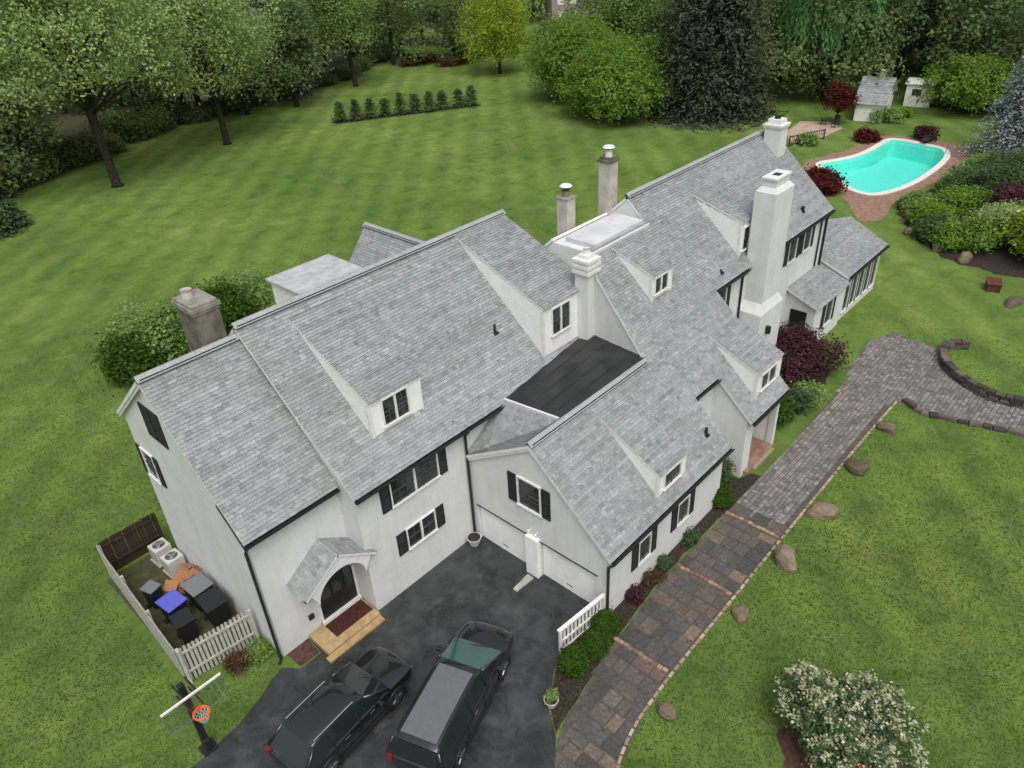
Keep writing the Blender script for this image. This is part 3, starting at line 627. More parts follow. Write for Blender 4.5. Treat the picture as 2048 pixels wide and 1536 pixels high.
# --- windows and shutters
S_=(0,-1,0)
yb=-1.017
window(Hs,(5.14,yb,4.36),S_,2.26,1.2,3,4,2,.06); shutter(Hs,(4.64,yb-.004,4.3),S_,.44,1.36); shutter(Hs,(7.46,yb-.004,4.3),S_,.44,1.36)
window(Hs,(5.54,yb,1.9),S_,1.4,.98,2,2,2,.05); shutter(Hs,(5.02,yb-.004,1.86),S_,.44,1.04); shutter(Hs,(7.0,yb-.004,1.86),S_,.44,1.04)
X_=(-1,0,0)
window(Hs,(9.03,-3.78,3.38),X_,1.06,1.3,2,3,1,.07); shutter(Hs,(9.026,-3.24,3.34),X_,.44,1.38); shutter(Hs,(9.026,-4.94,3.34),X_,.4,1.38)
for a,b in ((10.55,12.2),(13.3,15.0)):
    window(Hs,(a+.46,-7.98,1.25),S_,b-a-.92,1.1,2,3,1,.05); shutter(Hs,(a,-7.984,1.2),S_,.4,1.2); shutter(Hs,(b-.4,-7.984,1.2),S_,.4,1.2)
# left gable: closed shutters high up, small windows below
shutter(Hs,(-.004,5.58,7.62),X_,.7,1.4); shutter(Hs,(-.004,4.86,7.62),X_,.7,1.4)
window(Hs,(0,7.9-.55,4.9),X_,.9,1.25,2,3,1,.05); shutter(Hs,(-.004,7.36+.42,4.86),X_,.36,1.33) ; shutter(Hs,(-.004,6.38,4.86),X_,.36,1.33)

# right wing, upper storey
def shut_win(a,w_,z0,h,y=-3.7,sw=.38):
    window(Hs,(a,y,z0),S_,w_,h,2,3,1,.05); shutter(Hs,(a-sw-.07,y-.004,z0-.04),S_,sw,h+.08); shutter(Hs,(a+w_+.07,y-.004,z0-.04),S_,sw,h+.08)
shut_win(23.6,.85,5.3,1.3); shut_win(29.4,.9,5.3,1.35); shut_win(31.4,.9,5.35,1.35); shut_win(33.3,.85,5.4,1.35); shut_win(24.2,.9,1.2,1.5); shut_win(30.2,.9,1.2,1.4)
# lamp on the chimney foot, vent pipes on the roofs
def vent(x,y,z,h=.32,r=.05): MB().tube([(x,y,z-.15),(x,y,z+h)],r,8).box(x-.12,x+.12,y-.12,y+.1,z-.06,z-.02+.05).build('vent_pipe','gutter_black',Hs)
vent(12.86,.8,zB(.8),.4); vent(16.62,-7.41,zR(-7.41),.35,.07); vent(24.12,-3.52,zR(-3.52),.15); vent(33.47,-3.3,zR(-3.3),.3,.1)
# --- chimneys
def chimney(x0,x1,y0,y1,z0,z1,mat,steps,pots=(),cap='white_trim',capmat=None,label=None,bricks=None):
    c=MB().box(x0,x1,y0,y1,z0,z1).build('chimney',mat,Hs)
    if label: c['label']=label
    z=z1+.002
    k=MB()
    for dx,h in steps: k.box(x0-dx,x1+dx,y0-dx,y1+dx,z,z+h); z+=h+.001
    k.build('chimney_cap',cap,c)
    for px,py,r,h,m_ in pots: 
        MB().tube([(px,py,z-.01),(px,py,z+h*.75),(px,py,z+h)],[r,r*.9,r*1.05],10,caps=False).build('chimney_pot',m_,c); MB().tube([(px,py,z+.01),(px,py,z+h*.5)],r*.8,10).build('flue','black_paint',c)
    return c
chimney(2.4,3.34,4.75,6.05,7,11.55,'old_brick',[(.03,.12),(.08,.12),(.02,.1)],[(2.75,5.65,.2,.3,'clay')],'cap_stone',label='weathered brown brick chimney behind the left ridge')
chimney(16.55,17.25,-1.28,-.58,5.5,9.45,'white_wall',[(.1,.14),(.02,.13),(.1,.14),(.0,.12),(.1,.12),(-.1,.16)],[(16.9,-.93,.16,.25,'white_metal')],label='white painted chimney with stepped bands beside the flat roof')
chimney(18.95,19.55,1.75,2.35,7,11.45,'clay',[(.05,.08)],[(19.25,2.05,.2,.3,'old_brick')],'cap_stone',label='tall thin weathered clay chimney nearest the left wing')
chimney(21.58,22.2,1.3,1.95,7,12.55,'clay',[(.06,.1),(-.02,.12)],[(21.9,1.62,.18,.3,'white_metal')],'old_brick',label='tallest thin weathered clay chimney by the ridge')
for xx,yy,zz in ((19.25,2.05,12.0),(21.9,1.62,13.18)): MB().tube([(xx,yy,zz),(xx,yy,zz+.07)],[.3,.22],10).build('chimney_hood','white_metal',Hs)
chimney(34.75,35.65,-.85,.1,8,11.5,'white_wall',[(.06,.1),(.1,.1),(-.08,.25)],[(35.2,-.37,.18,.15,'black_paint')],label='white painted chimney on the ridge end nearest the pool')
bc=chimney(26.55,28.4,-4.7,-3.6,5.6,10.75,'white_wall',[(-.02,.02)],label='broad white chimney rising against the front wall')
bmx=MB(); # tapered head and wide foot
def frust(mb,a,b): # a,b=(x0,x1,y0,y1,z)
    A=[(a[0],a[2],a[4]),(a[1],a[2],a[4]),(a[1],a[3],a[4]),(a[0],a[3],a[4])]; B=[(b[0],b[2],b[4]),(b[1],b[2],b[4]),(b[1],b[3],b[4]),(b[0],b[3],b[4])]
    mb.add(A+B,[(0,3,2,1),(4,5,6,7),(0,1,5,4),(1,2,6,5),(2,3,7,6),(3,0,4,7)])
frust(bmx,(26.55,28.4,-4.7,-3.6,10.775),(26.72,28.22,-4.55,-3.78,11.0)); bmx.box(26.76,28.18,-4.5,-3.82,11.002,11.35); bmx.box(26.7,28.24,-4.56,-3.76,11.352,11.45)
bmx.build('chimney_head','white_wall',bc); MB().box(27.25,27.7,-4.35,-4.0,11.44,11.458).build('flue','black_paint',bc)
foot=MB(); foot.box(26.2,28.75,-4.9,-3.65,0,4.6); frust(foot,(26.2,28.75,-4.9,-3.65,4.602),(26.55,28.4,-4.7,-3.6,5.1)); foot.box(26.55,28.4,-4.7,-3.6,5.101,5.599); foot.build('chimney_foot','white_wall',bc)
ln=MB().box(27.0,27.2,-5.12,-4.9,3.3,3.7); ln.build('lantern','black_paint',Hs)
# --- low link with door, and garden room at the far end
prism_x([(-5.45,0),(-5.45,2.83),(-3.6,3.6),(-3.6,0)],32.25,36.3)
roof_plane(Hs,[(32.0,-5.72,2.84),(36.42,-5.72,2.84),(36.42,-3.68,3.66),(32.0,-3.68,3.66)])
MB().box(32.19,32.248,-5.0,-4.05,.05,2.35).build('side_door','black_paint',Hs)
shut_win(33.8,.9,1.0,1.5,-5.45,.36)
sx0,sx1=36.55,42.5
MB().extrude([(sx0,-5.3,0),(sx1,-5.3,0),(sx1,-1.9,0),(40.2,-1.2,0),(sx0,-1.2,0)],(0,0,3.02)).build('wall','white_wall',Hs)
prism_x([(-5.3,2.9),(-5.3,3.1),(-2.9,4.05),(-2.9,2.9)],sx0+.02,sx1-.02)
roof_plane(Hs,[(36.4,-5.6,3.17),(42.62,-5.6,3.17),(43.15,-2.8,4.29),(40.3,-1.8,4.69),(36.4,-1.6,4.77)],thick=.16)
roof_plane(Hs,[(43.3,-.2,3.4),(36.4,-.2,3.4),(36.4,-1.62,4.75),(40.3,-1.82,4.67)])
gutter(Hs,(36.45,-5.68,3.06),(42.65,-5.68,3.06)); 
for k in range(5): 
    a=36.95+k*1.1; window(Hs,(a,-5.3,.55),S_,.72,2.1,2,4,1,.06)
    if k<4: shutter(Hs,(a+.82,-5.304,.5),S_,.2,2.2)
for k in range(2): window(Hs,(36.55,-4.0+.0-k*.0-.2,.6),X_,.9,1.9,2,4,1,.05) if k==0 else None
# --- side entrance: arched gabled hood, door, stoop
hx0,hx1,hz,ha,hy=.86,3.95,3.05,4.12,-1.22; hm=2.4
roof_plane(Hs,[(hx0,.02,hz),(hx0,hy,hz),(hm,hy,ha),(hm,.02,ha)],thick=.08); roof_plane(Hs,[(hx1,hy,hz),(hx1,.02,hz),(hm,.02,ha),(hm,hy,ha)],thick=.08)
arch=MB(); K=16; outer=[];inner=[]
for i in range(K+1):
    a=math.pi*i/K; inner.append((hm+1.02*math.cos(a)*-1,2.45+.95*math.sin(a)))
    xx=inner[-1][0] if 0<i<K else (hx0+.22 if i==0 else hx1-.22); f=abs(xx-hm)/(hx1-hm); outer.append((xx,min(ha-.1,lerp(ha-.12,hz-.1,f))))
for i in range(K):
    q=[(inner[i][0],inner[i][1]),(inner[i+1][0],inner[i+1][1]),(outer[i+1][0],outer[i+1][1]),(outer[i][0],outer[i][1])]
    arch.extrude([(x,-1.16,z) for x,z in q],(0,.1,0))
arch.build('porch_arch','white_trim',Hs)
for xx in (1.12,3.36):
    MB().extrude([(xx,-.0,1.95),(xx,-1.06,2.92),(xx,-1.06,3.02),(xx,0,3.02)],(.14,0,0)).build('bracket','white_trim',Hs)
d=MB().box(1.85,3.45,-.03,.05,.32,2.5).build('side_door','black_paint',Hs)
for a,b in ((1.75,1.85),(3.45,3.55)): MB().box(a,b,-.06,.05,.2,2.6).build('door_frame','white_trim',d)
MB().box(1.75,3.55,-.062,.05,2.5,2.62).build('door_frame','white_trim',d); MB().box(1.75,3.55,-.16,.05,.2,.32).build('door_sill','white_trim',d)
for k in range(3): MB().box(2.0+k*.5,2.36+k*.5,-.045,-.031,1.2,2.35).build('pane','window_glass',d)
sp=MB().box(1.1,3.52,-1.32,-.06,0,.2).build('stoop','tan_stone',Hs,bevel=.02); MB().box(.95,3.5,-1.6,-1.322,0,.1).build('step','tan_stone',sp,bevel=.015)
MB().box(1.75,3.45,-.95,-.2,.2,.225).build('door_mat','dark_red',sp)
for k in range(2): MB().box(1.32-.02,1.5,-.1,-.0,1.75-.9*k,1.95-.9*k).build('wall_lamp','black_paint',Hs)
# ================================================================== things around the house
def plank_fence(root,a,b,h,n,bw,mat,rail=True,top='flat',th=.02,post=True,gap_jit=.0,rails=(.3,.85),side=1,z0=.03):
    """pickets, rails and posts from a to b as separate parts"""
    a=Vector((*a,0)); b=Vector((*b,0)); d=(b-a); L=d.length; d.normalize(); nrm=Vector((-d.y,d.x,0))*side
    if top=='point': prof=[(-bw/2,z0),(bw/2,z0),(bw/2,h-bw*.45),(0,h),(-bw/2,h-bw*.45)]
    else: prof=[(-bw/2,z0),(bw/2,z0),(bw/2,h),(-bw/2,h)]
    me=MB().extrude([Vector((p[0],0,p[1])) for p in prof],(0,th,0)).mesh('picket',False); me.materials.append(MATS[mat]); ang=math.atan2(d.y,d.x)
    for i in range(n):
        c=a+d*(L*(i+.5)/n); o=bpy.data.objects.new('picket',me); COL.objects.link(o); o.parent=root; o.location=c+nrm*.03; o.rotation_euler=(random.gauss(0,.004),random.gauss(0,.006),ang); o.scale=(1,1,1+random.gauss(0,.004))
    if rail:
        for r in rails: MB().obox((a+b)/2+Vector((0,0,h*r)),(d*L/2,nrm*.02,Vector((0,0,.045)))).build('rail',mat,root)
    if post:
        k=max(1,round(L/2.4))
        for i in range(k+1):
            c=a+d*L*i/k-nrm*.04; MB().obox(c+Vector((0,0,h*.5)),(d*.05,nrm*.05,Vector((0,0,h*.5)))).build('post',mat,root)
f=empty('picket_fence',(0,0,0),0,'pale grey picket fence with gaps at the front of the bin yard','fence')
plank_fence(f,(-2.8,1.66),(-.22,1.34),1.75,17,.1,'fence_grey',top='point')
f=empty('board_fence',(0,0,0),0,'long pale grey board fence along the lawn side of the bin yard','fence')
plank_fence(f,(-2.84,1.72),(-2.45,9.15),1.75,48,.14,'fence_grey')
f=empty('board_fence',(0,0,0),0,'dark brown board fence closing the back of the bin yard','fence')
plank_fence(f,(-2.38,9.2),(-.05,9.25),1.75,17,.13,'fence_brown',side=1)
f=empty('railing',(0,0,0),0,'white slatted railing at the edge of the driveway by the garage','railing')
plank_fence(f,(6.62,-7.68),(8.9,-7.9),1.22,12,.1,'fence_white',rails=(.12,.5),th=.03); MB().obox((7.76,-7.79,1.27),(Vector((1.2,-.115,0)),Vector((.008,.075,0)),Vector((0,0,.035)))).build('top_rail','fence_white',f)
# --- air conditioners
def ac(x,y,label):
    r=empty('air_conditioner',(x,y,0),.05,label,'air conditioner','air conditioners by the side wall')
    MB().box(-.36,.36,-.34,.34,.06,.82).build('casing','ac_white',r,bevel=.05); 
    MB().box(-.42,.42,-.4,.4,0,.06).build('pad','concrete',r)
    MB().ring((0,0,.825),(1,0,0),(0,1,0),.27,.018,20,6).build('fan_guard','ac_white',r); MB().tube([(0,0,.815),(0,0,.826)],.25,20).build('fan_opening','plastic_black',r)
    for k in range(3):
        a=k*math.pi*2/3; MB().obox((.12*math.cos(a),.12*math.sin(a),.832),(Vector((math.cos(a),math.sin(a),0))*.11,Vector((-math.sin(a),math.cos(a),0))*.045,Vector((0,0,.004)))).build('fan_blade','plastic_grey',r)
    for k in range(4): MB().ring((0,0,.838),(1,0,0),(0,1,0),.06+.05*k,.004,20,4).build('guard_ring','ac_white',r)
ac(-.52,8.35,'pale square air conditioner nearest the brown fence'); ac(-.48,7.3,'pale square air conditioner next to the cardboard')
# --- wheeled bins
def bin_(x,y,rz,mat,lid,label,s=1.,h=1.05,open_=False):
    r=empty('wheeled_bin',(x,y,0),rz,label,'bin','wheeled bins in the yard')
    b=MB(); A=[(-.24*s,-.26*s,.08),(.24*s,-.26*s,.08),(.24*s,.26*s,.08),(-.24*s,.26*s,.08)]; B=[(-.3*s,-.34*s,h),(.3*s,-.34*s,h),(.3*s,.34*s,h),(-.3*s,.34*s,h)]
    b.add(A+B,[(0,3,2,1),(4,5,6,7),(0,1,5,4),(1,2,6,5),(2,3,7,6),(3,0,4,7)]).build('body',mat,r,bevel=.03)
    MB().box(-.33*s,.33*s,-.37*s,.37*s,h+.005,h+.07).build('lid',lid,r,bevel=.03); MB().box(-.2*s,.2*s,.37*s,.44*s,h-.05,h).build('handle',mat,r)
    for k in(-1,1): MB().tube([(k*.26*s,.26*s,.1),(k*.31*s,.26*s,.1)],.1,12).build('wheel','tyre',r)
    return r
bin_(-1.9,6.05,.3,'plastic_navy','plastic_grey','navy wheeled bin with a grey lid nearest the lawn',.85,1.0)
bin_(-1.72,4.62,.12,'plastic_navy','plastic_blue','wheeled recycling bin with a bright blue lid',1.25,1.1)
bin_(-1.85,3.55,-.1,'plastic_black','plastic_black','black wheeled bin closest to the picket fence',1.1,1.05)
bin_(-.66,4.62,.05,'plastic_black','plastic_grey','black wheeled bin with a dark grey lid against the house',1.35,1.1)
bin_(-.66,3.45,-.05,'plastic_black','plastic_black','large all black wheeled bin against the house',1.4,1.1)
def carton(x,y,rz,sx,sy,h,label):
    r=empty('cardboard_box',(x,y,0),rz,label,'box','cardboard boxes'); MB().box(-sx,sx,-sy,sy,0,h).build('carton','cardboard',r)
    for k in(-1,1): MB().obox((k*sx*1.3,0,h+.02+.1),(Vector((sx*.4,0,-.12*k)) if k>0 else Vector((sx*.4,0,.12)),Vector((0,sy,0)),Vector((0,0,.006)))).build('flap','cardboard',r)
carton(-.75,6.15,.5,.45,.3,.55,'large torn brown cardboard box beside the air conditioners'); carton(-.35,5.75,.2,.22,.3,.7,'upright brown cardboard box against the wall'); carton(-1.25,5.75,-.3,.2,.25,.3,'small flattened cardboard box on the ground')
# --- basketball hoop
hb=empty('basketball_hoop',(-3.65,-1.15,0),0,'basketball hoop with clear backboard and orange rim beside the driveway','basketball hoop')
MB().box(-.1,.1,-.1,.1,0,3.3).build('pole','plastic_black',hb,bevel=.02); MB().box(-.25,.25,-.25,.25,0,.05).build('base_plate','plastic_black',hb)
bz0,bz1=2.72,3.72
for z in(2.95,3.45):
    for k in(-1,1): MB().obox((k*.2,-.45,z+.05),(Vector((0,.47,-.05)),Vector((.025,0,0)),Vector((0,0,.03)))).build('arm','plastic_black',hb)
bw=.95
bd=MB().box(-bw+.03,bw-.03,-.945,-.925,bz0+.03,bz1-.03).build('backboard','clear_board',hb)
MB().box(-bw,bw,-.965,-.905,bz1-.06,bz1).build('top_frame','white_metal',bd)
MB().box(-bw,bw,-.95,-.92,bz0,bz0+.025).box(-bw,-bw+.025,-.948,-.922,bz0+.025,bz1-.06).box(bw-.025,bw,-.948,-.922,bz0+.025,bz1-.06).build('frame','plastic_grey',bd)
MB().ring((0,-1.2,3.05),(1,0,0),(0,1,0),.235,.03,24,8).build('rim','orange_metal',hb); MB().box(-.09,.09,-1.0,-.966,2.95,3.1).build('rim_bracket','orange_metal',hb)
net=MB()
for k in range(12):
    for s in(0,1):
        a=2*math.pi*k/12; pts=[]
        for j in range(5): q=a+(1 if s else -1)*j*.26; rr=.225-.022*j-.004*j*j; pts.append((rr*math.cos(q),-1.2+rr*math.sin(q),3.04-.1*j))
        net.tube(pts,.006,4,caps=False)
net.build('net','net',hb)
for k in(-1,1): MB().tube([(k*.06,-.1,2.2),(k*.12,-.7,2.75),(k*.15,-1.05,3.03)],.03,6).build('rim_brace','orange_metal',hb)
MB().box(-.115,.115,-.2,.115,.15,.6).build('pole_pad','plastic_black',hb,bevel=.04)
# --- pots and stones
def pot(x,y,label,mat='terracotta',s=1.):
    r=empty('flower_pot',(x,y,0),0,label,'pot'); MB().tube([(0,0,0),(0,0,.3*s),(0,0,.36*s)],[.17*s,.27*s,.29*s],14).build('pot',mat,r,smooth=False); MB().tube([(0,0,.361*s),(0,0,.37*s)],.25*s,14).build('soil','mulch',r); return r
pot(8.6,-1.38,'round white pot in the corner by the garage drainpipe','ac_white',1.1)
pt=pot(4.85,-8.75,'white pot with a plant at the driveway end of the bed','ac_white',.9)
def rock_mesh(seed,sub=2):
    bm=bmesh.new(); bmesh.ops.create_icosphere(bm,subdivisions=sub,radius=1); r=np.random.default_rng(seed); ph=r.uniform(0,6,9)
    for v in bm.verts:
        c=v.co; n=.16*math.sin(2.1*c.x+ph[0]+1.3*c.y)+.14*math.sin(2.7*c.y+ph[1])+.1*math.sin(3.1*c.z+ph[2]+2*c.x); v.co=c*(1+n)+Vector(r.normal(0,.035,3)); v.co.z=max(v.co.z,-.45)
    me=bpy.data.meshes.new('rock'); bm.to_mesh(me); bm.free(); me.materials.append(MATS['rock']); return me
RK=[rock_mesh(i) for i in range(6)]
rocks=[(27.2,-11.65,.42,.3,'boulder beside the walk edge nearest the patio'),(23.45,-11.7,.62,.3,'broad flat dark boulder second from the patio along the walk'),(19.5,-11.75,.62,.28,'flat boulder at the middle of the lawn edge of the walk'),(15.85,-11.9,.6,.42,'large tan boulder on the lawn edge with a hollow shadow'),(12.25,-11.75,.42,.24,'small half buried boulder between the tan boulder and the last one'),(7.1,-11.85,.36,.34,'mossy square boulder nearest the driveway end of the walk')]
for i,(x,y,sx,h,lb) in enumerate(rocks):
    o=bpy.data.objects.new('boulder',RK[i]); COL.objects.link(o); o.location=(x,y,h*.4); o.scale=(sx,sx*.8,h); o.rotation_euler=(0,0,random.uniform(0,6)); tag(o,lb,'boulder','boulders along the walk')
# --- curved stone retaining wall by the patio
rw=empty('retaining_wall',(0,0,0),0,'low curved dry stone wall at the right of the patio','stone wall')
SB=[slab(60+i,.12) for i in range(4)]
for me in SB: me.materials.append(MATS['wall_stone'])
wp=spline([(37.9,-12.4),(37.2,-11.55),(36.2,-11.5),(34.9,-12.05),(33.75,-13.3),(33.1,-14.8),(33.35,-16.5),(34.2,-18.6)],60,False)
for lvl in range(4):
    last=wp[0]; tgt=.45
    for p in wp:
        L=np.linalg.norm(p-last)
        if L>tgt:
            dv=p-last; c=(p+last)/2; o=piece('stone',random.choice(SB),(c[0],c[1],lvl*.15-.01),(L-.015,random.uniform(.34,.42),.16 if lvl<3 else .12),math.atan2(dv[1],dv[0])+random.gauss(0,.03),rw); last=p; tgt=random.uniform(.3,.6)
ew=empty('stone_edging',(0,0,0),0,'ragged row of low dark stones on the lawn side of the patio','stone edging')
wp=spline([(30.3,-11.45),(29.75,-12.5),(29.9,-13.6),(30.35,-15.2),(30.9,-17.2),(31.5,-19.5)],40,False); last=wp[0]; tgt=.5
for p in wp:
    L=np.linalg.norm(p-last)
    if L>tgt:
        dv=p-last; c=(p+last)/2; piece('stone',random.choice(SB),(c[0],c[1],-.02),(L*.95,random.uniform(.25,.45),random.uniform(.12,.3)),math.atan2(dv[1],dv[0])+random.gauss(0,.15),ew); last=p; tgt=random.uniform(.3,.8)
bx=empty('storage_box',(46.9,-11.35,0),.3,'small dark red box standing alone on the right lawn','box'); MB().box(-.55,.55,-.4,.4,0,.5).build('body','rust_box',bx,bevel=.02); MB().box(-.6,.6,-.45,.45,.502,.57).build('lid','rust_box',bx,bevel=.02)
o=bpy.data.objects.new('boulder',RK[2]); COL.objects.link(o); o.location=(45.4,-12.9,.05); o.scale=(.8,.5,.25); tag(o,'low dark rock on the lawn beside the red box','boulder','boulders along the walk')
# --- swimming pool
pool=empty('swimming_pool',(0,0,0),0,'turquoise kidney shaped swimming pool with a white rim','swimming pool')
b=MB(); n=len(POOL)
def dpt(p): return -.8-1.0*min(1,max(0,(p[0]-66)/9))
b.add([(*p,.02) for p in POOL]+[(*p,dpt(p)) for p in POOL],[(i,(i+1)%n,n+(i+1)%n,n+i) for i in range(n)]); b.build('basin_wall','pool_tile',pool)
tri=tessellate_polygon([[Vector((*p,0)) for p in POOL]]); upt=[t_ if (Vector(POOL[t_[1]])-Vector(POOL[t_[0]])).cross(Vector(POOL[t_[2]])-Vector(POOL[t_[0]]))>0 else t_[::-1] for t_ in tri]
MB().add([(*p,dpt(p)) for p in POOL],upt).build('basin_floor','pool_tile',pool)
b=MB(); wi=grow(POOL,-.004); b.add([(*p,-.12) for p in wi]+[(*p,dpt(p)+.01) for p in wi],upt+[tuple(n+i for i in t_[::-1]) for t_ in upt]+[(i,n+i,n+(i+1)%n,(i+1)%n) for i in range(n)]); b.build('pool_water','water',pool)
for k in(-.25,.25):
    q=G(1893,308); MB().tube([(q[0]+.5,q[1]+k-.3,.05),(q[0]+.5,q[1]+k-.3,.75),(q[0]+.2,q[1]+k-.3+.05,.95),(q[0]-.3,q[1]+k-.3+.1,.6),(q[0]-.4,q[1]+k-.3+.1,-.5)],.03,6).build('handrail','chrome',pool)
OUT=grow(POOL,.5); INN=grow(POOL,-.05); k=3
for i in range(0,n,k):
    idx=[(i+j)%n for j in range(k+1)]
    P=[INN[j] for j in idx]+[OUT[j] for j in idx[::-1]]
    if sum(P[a][0]*P[(a+1)%len(P)][1]-P[(a+1)%len(P)][0]*P[a][1] for a in range(len(P)))<0: P=P[::-1]
    MB().extrude([(*p,-.02) for p in P],(0,0,.1)).build('coping',"coping",pool)
bo=MB().box(-.9,.9,-.3,.3,.02,.09).build('diving_board','furniture_dark',pool); bo.location=(78.9,3.0,.45); bo.rotation_euler=(0,0,.1); MB().box(.2,.9,-.2,.2,-.45,.02).build('stand','furniture_dark',bo)
# --- pool house, white shed and patio beyond the pool
ph=empty('pool_house',(0,0,0),0,'small pool house with pale grey shingle roof behind the red maple','shed')
c0=np.array([84.2,12.5]); ua=np.array([.2,-.98]); ub=np.array([.98,.2]); Lh=2.9; Wd=7.6
def Q(a,b_,z): p=c0+ua*a+ub*b_; return Vector((p[0],p[1],z))
MB().extrude([Q(0,0,0),Q(0,0,2.0),Q(0,Wd/2,4.0),Q(0,Wd,2.0),Q(0,Wd,0)],Q(Lh,0,0)-Q(0,0,0)).build('wall','siding_white',ph)
def rp(parent,pts):
    o=roof_plane(parent,pts,thick=.1,exp=.3); return o
rp(ph,[Q(-.3,-.35,1.92),Q(Lh+.3,-.35,1.92),Q(Lh+.3,Wd/2,4.08),Q(-.3,Wd/2,4.08)]); rp(ph,[Q(Lh+.3,Wd+.35,1.92),Q(-.3,Wd+.35,1.92),Q(-.3,Wd/2,4.08),Q(Lh+.3,Wd/2,4.08)])
q=Q(1.6,Wd*.7,0); MB().box(q.x-.25,q.x+.25,q.y-.25,q.y+.25,3,4.6).build('chimney','white_trim',ph)
sh=empty('garden_shed',(0,0,0),0,'white box shed with a flat bright roof beside the pool house','shed')
c0=np.array([93.6,10.3]); Lh,Wd=2.8,2.6
MB().extrude([Q(0,0,0),Q(Lh,0,0),Q(Lh,Wd,0),Q(0,Wd,0)],(0,0,2.5)).build('wall','siding_white',sh); MB().extrude([Q(-.2,-.2,2.505),Q(Lh+.2,-.2,2.505),Q(Lh+.2,Wd+.2,2.65),Q(-.2,Wd+.2,2.65)],(0,0,.1)).build('roof','white_trim',sh)
MB().extrude([Q(.7,-.03,1.3),Q(1.7,-.03,1.3),Q(1.7,-.03,2.0),Q(.7,-.03,2.0)],Q(0,-.03,0)-Q(0,0,0)).build('window','window_glass',sh)
sheet('patio',[(75.8,16.6),(81,17.3),(82.5,14.5),(80.5,12.2),(75.6,12.4),(71.3,13.6)],.006,'pink_concrete')['label']='pinkish paved patio left of the red maple'
def bench(x,y,rz,label,long=1.5):
    r=empty('garden_chair',(x,y,0),rz,label,'chair','garden chairs on the patio'); MB().box(-.3,.3,-.28,.28,.4,.46).build('seat','furniture_dark',r); MB().box(-.3,.3,.24,.3,.46,.95).build('backrest','furniture_dark',r)
    for a in(-1,1):
        for b_ in(-1,1): MB().box(a*.27-.025,a*.27+.025,b_*.25-.025,b_*.25+.025,0,.4).build('leg','furniture_dark',r)
for x,y,a,lb in ((80.9,14.6,.4,'dark garden chair on the patio farthest from the pool'),(81.8,13.4,-1.2,'dark garden chair nearest the red maple trunk'),(80.3,13.0,2.8,'dark garden chair on the patio closest to the black railing')): bench(x,y,a,lb)
fz=empty('metal_fence',(0,0,0),0,'black railing between the far chimney and the pool lawn','fence'); plank_fence(fz,(70.8,13.9),(75.2,12.1),1.1,18,.05,'furniture_dark',rails=(.15,.9))
# --- far house behind the trees
fh=empty('far_house',(0,0,0),0,'distant house with bluish roof glimpsed between trees at the top','house')
c0=np.array([131.,96.]); ua=np.array([.75,-.66]); ub=np.array([.66,.75]); Lh,Wd=15,10
MB().extrude([Q(0,0,0),Q(0,0,6),Q(0,Wd/2,9),Q(0,Wd,6),Q(0,Wd,0)],Q(Lh,0,0)-Q(0,0,0)).build('wall','far_wall',fh)
MB().extrude([Q(-.4,-.4,5.9),Q(Lh+.4,-.4,5.9),Q(Lh+.4,Wd/2,9.2),Q(-.4,Wd/2,9.2)],(0,0,.2)).build('roof','far_roof',fh); MB().extrude([Q(Lh+.4,Wd+.4,5.9),Q(-.4,Wd+.4,5.9),Q(-.4,Wd/2,9.2),Q(Lh+.4,Wd/2,9.2)],(0,0,.2)).build('roof','far_roof',fh)
for k in range(5):
    for z in(1.2,3.9):
        MB().extrude([Q(1.2+k*2.8,-.06,z),Q(2.5+k*2.8,-.06,z),Q(2.5+k*2.8,-.06,z+1.5),Q(1.2+k*2.8,-.06,z+1.5)],Q(0,.05,0)-Q(0,0,0)).build('window','white_trim',fh)
# ================================================================== vehicles
def loft(secs,close_ends=True):
    mb=MB(); n=len(secs[0]); V=[p for s in secs for p in s]; F=[]
    for i in range(len(secs)-1):
        for j in range(n-1): F.append((i*n+j,i*n+j+1,(i+1)*n+j+1,(i+1)*n+j))
    if close_ends: F+=[tuple(range(n))[::-1],tuple(range((len(secs)-1)*n,len(secs)*n))]
    return mb.add(V,F)
def smooth_obj(o,lv=2):
    bm=bmesh.new(); bm.from_mesh(o.data); bmesh.ops.remove_doubles(bm,verts=bm.verts,dist=1e-5); bmesh.ops.recalc_face_normals(bm,faces=bm.faces); bm.to_mesh(o.data); bm.free()
    for p in o.data.polygons: p.use_smooth=True
    m=o.modifiers.new('sub','SUBSURF'); m.levels=lv; m.render_levels=lv
def vehicle(name,loc,rz,label,cat,L,Wd,body,spec):
    """x forward, y left. spec: list of stations (x, half width, belt z, bonnet crown z), greenhouse corners"""
    r=empty(name,loc,rz,label,cat)
    secs=[]
    for (x,hw,zb,zt,zs) in spec['low']:
        half=[(x,0,zs),(x,hw*.86,zs),(x,hw*.97,zs+.12),(x,hw,(zs+zb)*.5),(x,hw*.985,zb-.1),(x,hw*.93,zb),(x,hw*.6,zt-.012),(x,0,zt)]
        secs.append(half+[(a,-b_,c) for a,b_,c in half[::-1][1:]][:-1]+[half[0]])
    o=loft(secs).build('body',body,r); smooth_obj(o)
    # greenhouse: glass solid, then roof skin and pillars
    g=spec['top']   # (x, half width bottom, half width top, z bottom, z top)
    gs=[]
    for (x,hb,ht,z0,z1) in g:
        half=[(x,0,z0),(x,hb,z0),(x,lerp(hb,ht,.5)+.01,lerp(z0,z1,.5)),(x,ht+.02,z1-.07),(x,ht*.8,z1-.012),(x,0,z1)]
        gs.append(half+[(a,-b_,c) for a,b_,c in half[::-1][1:]][:-1]+[half[0]])
    return r,gs
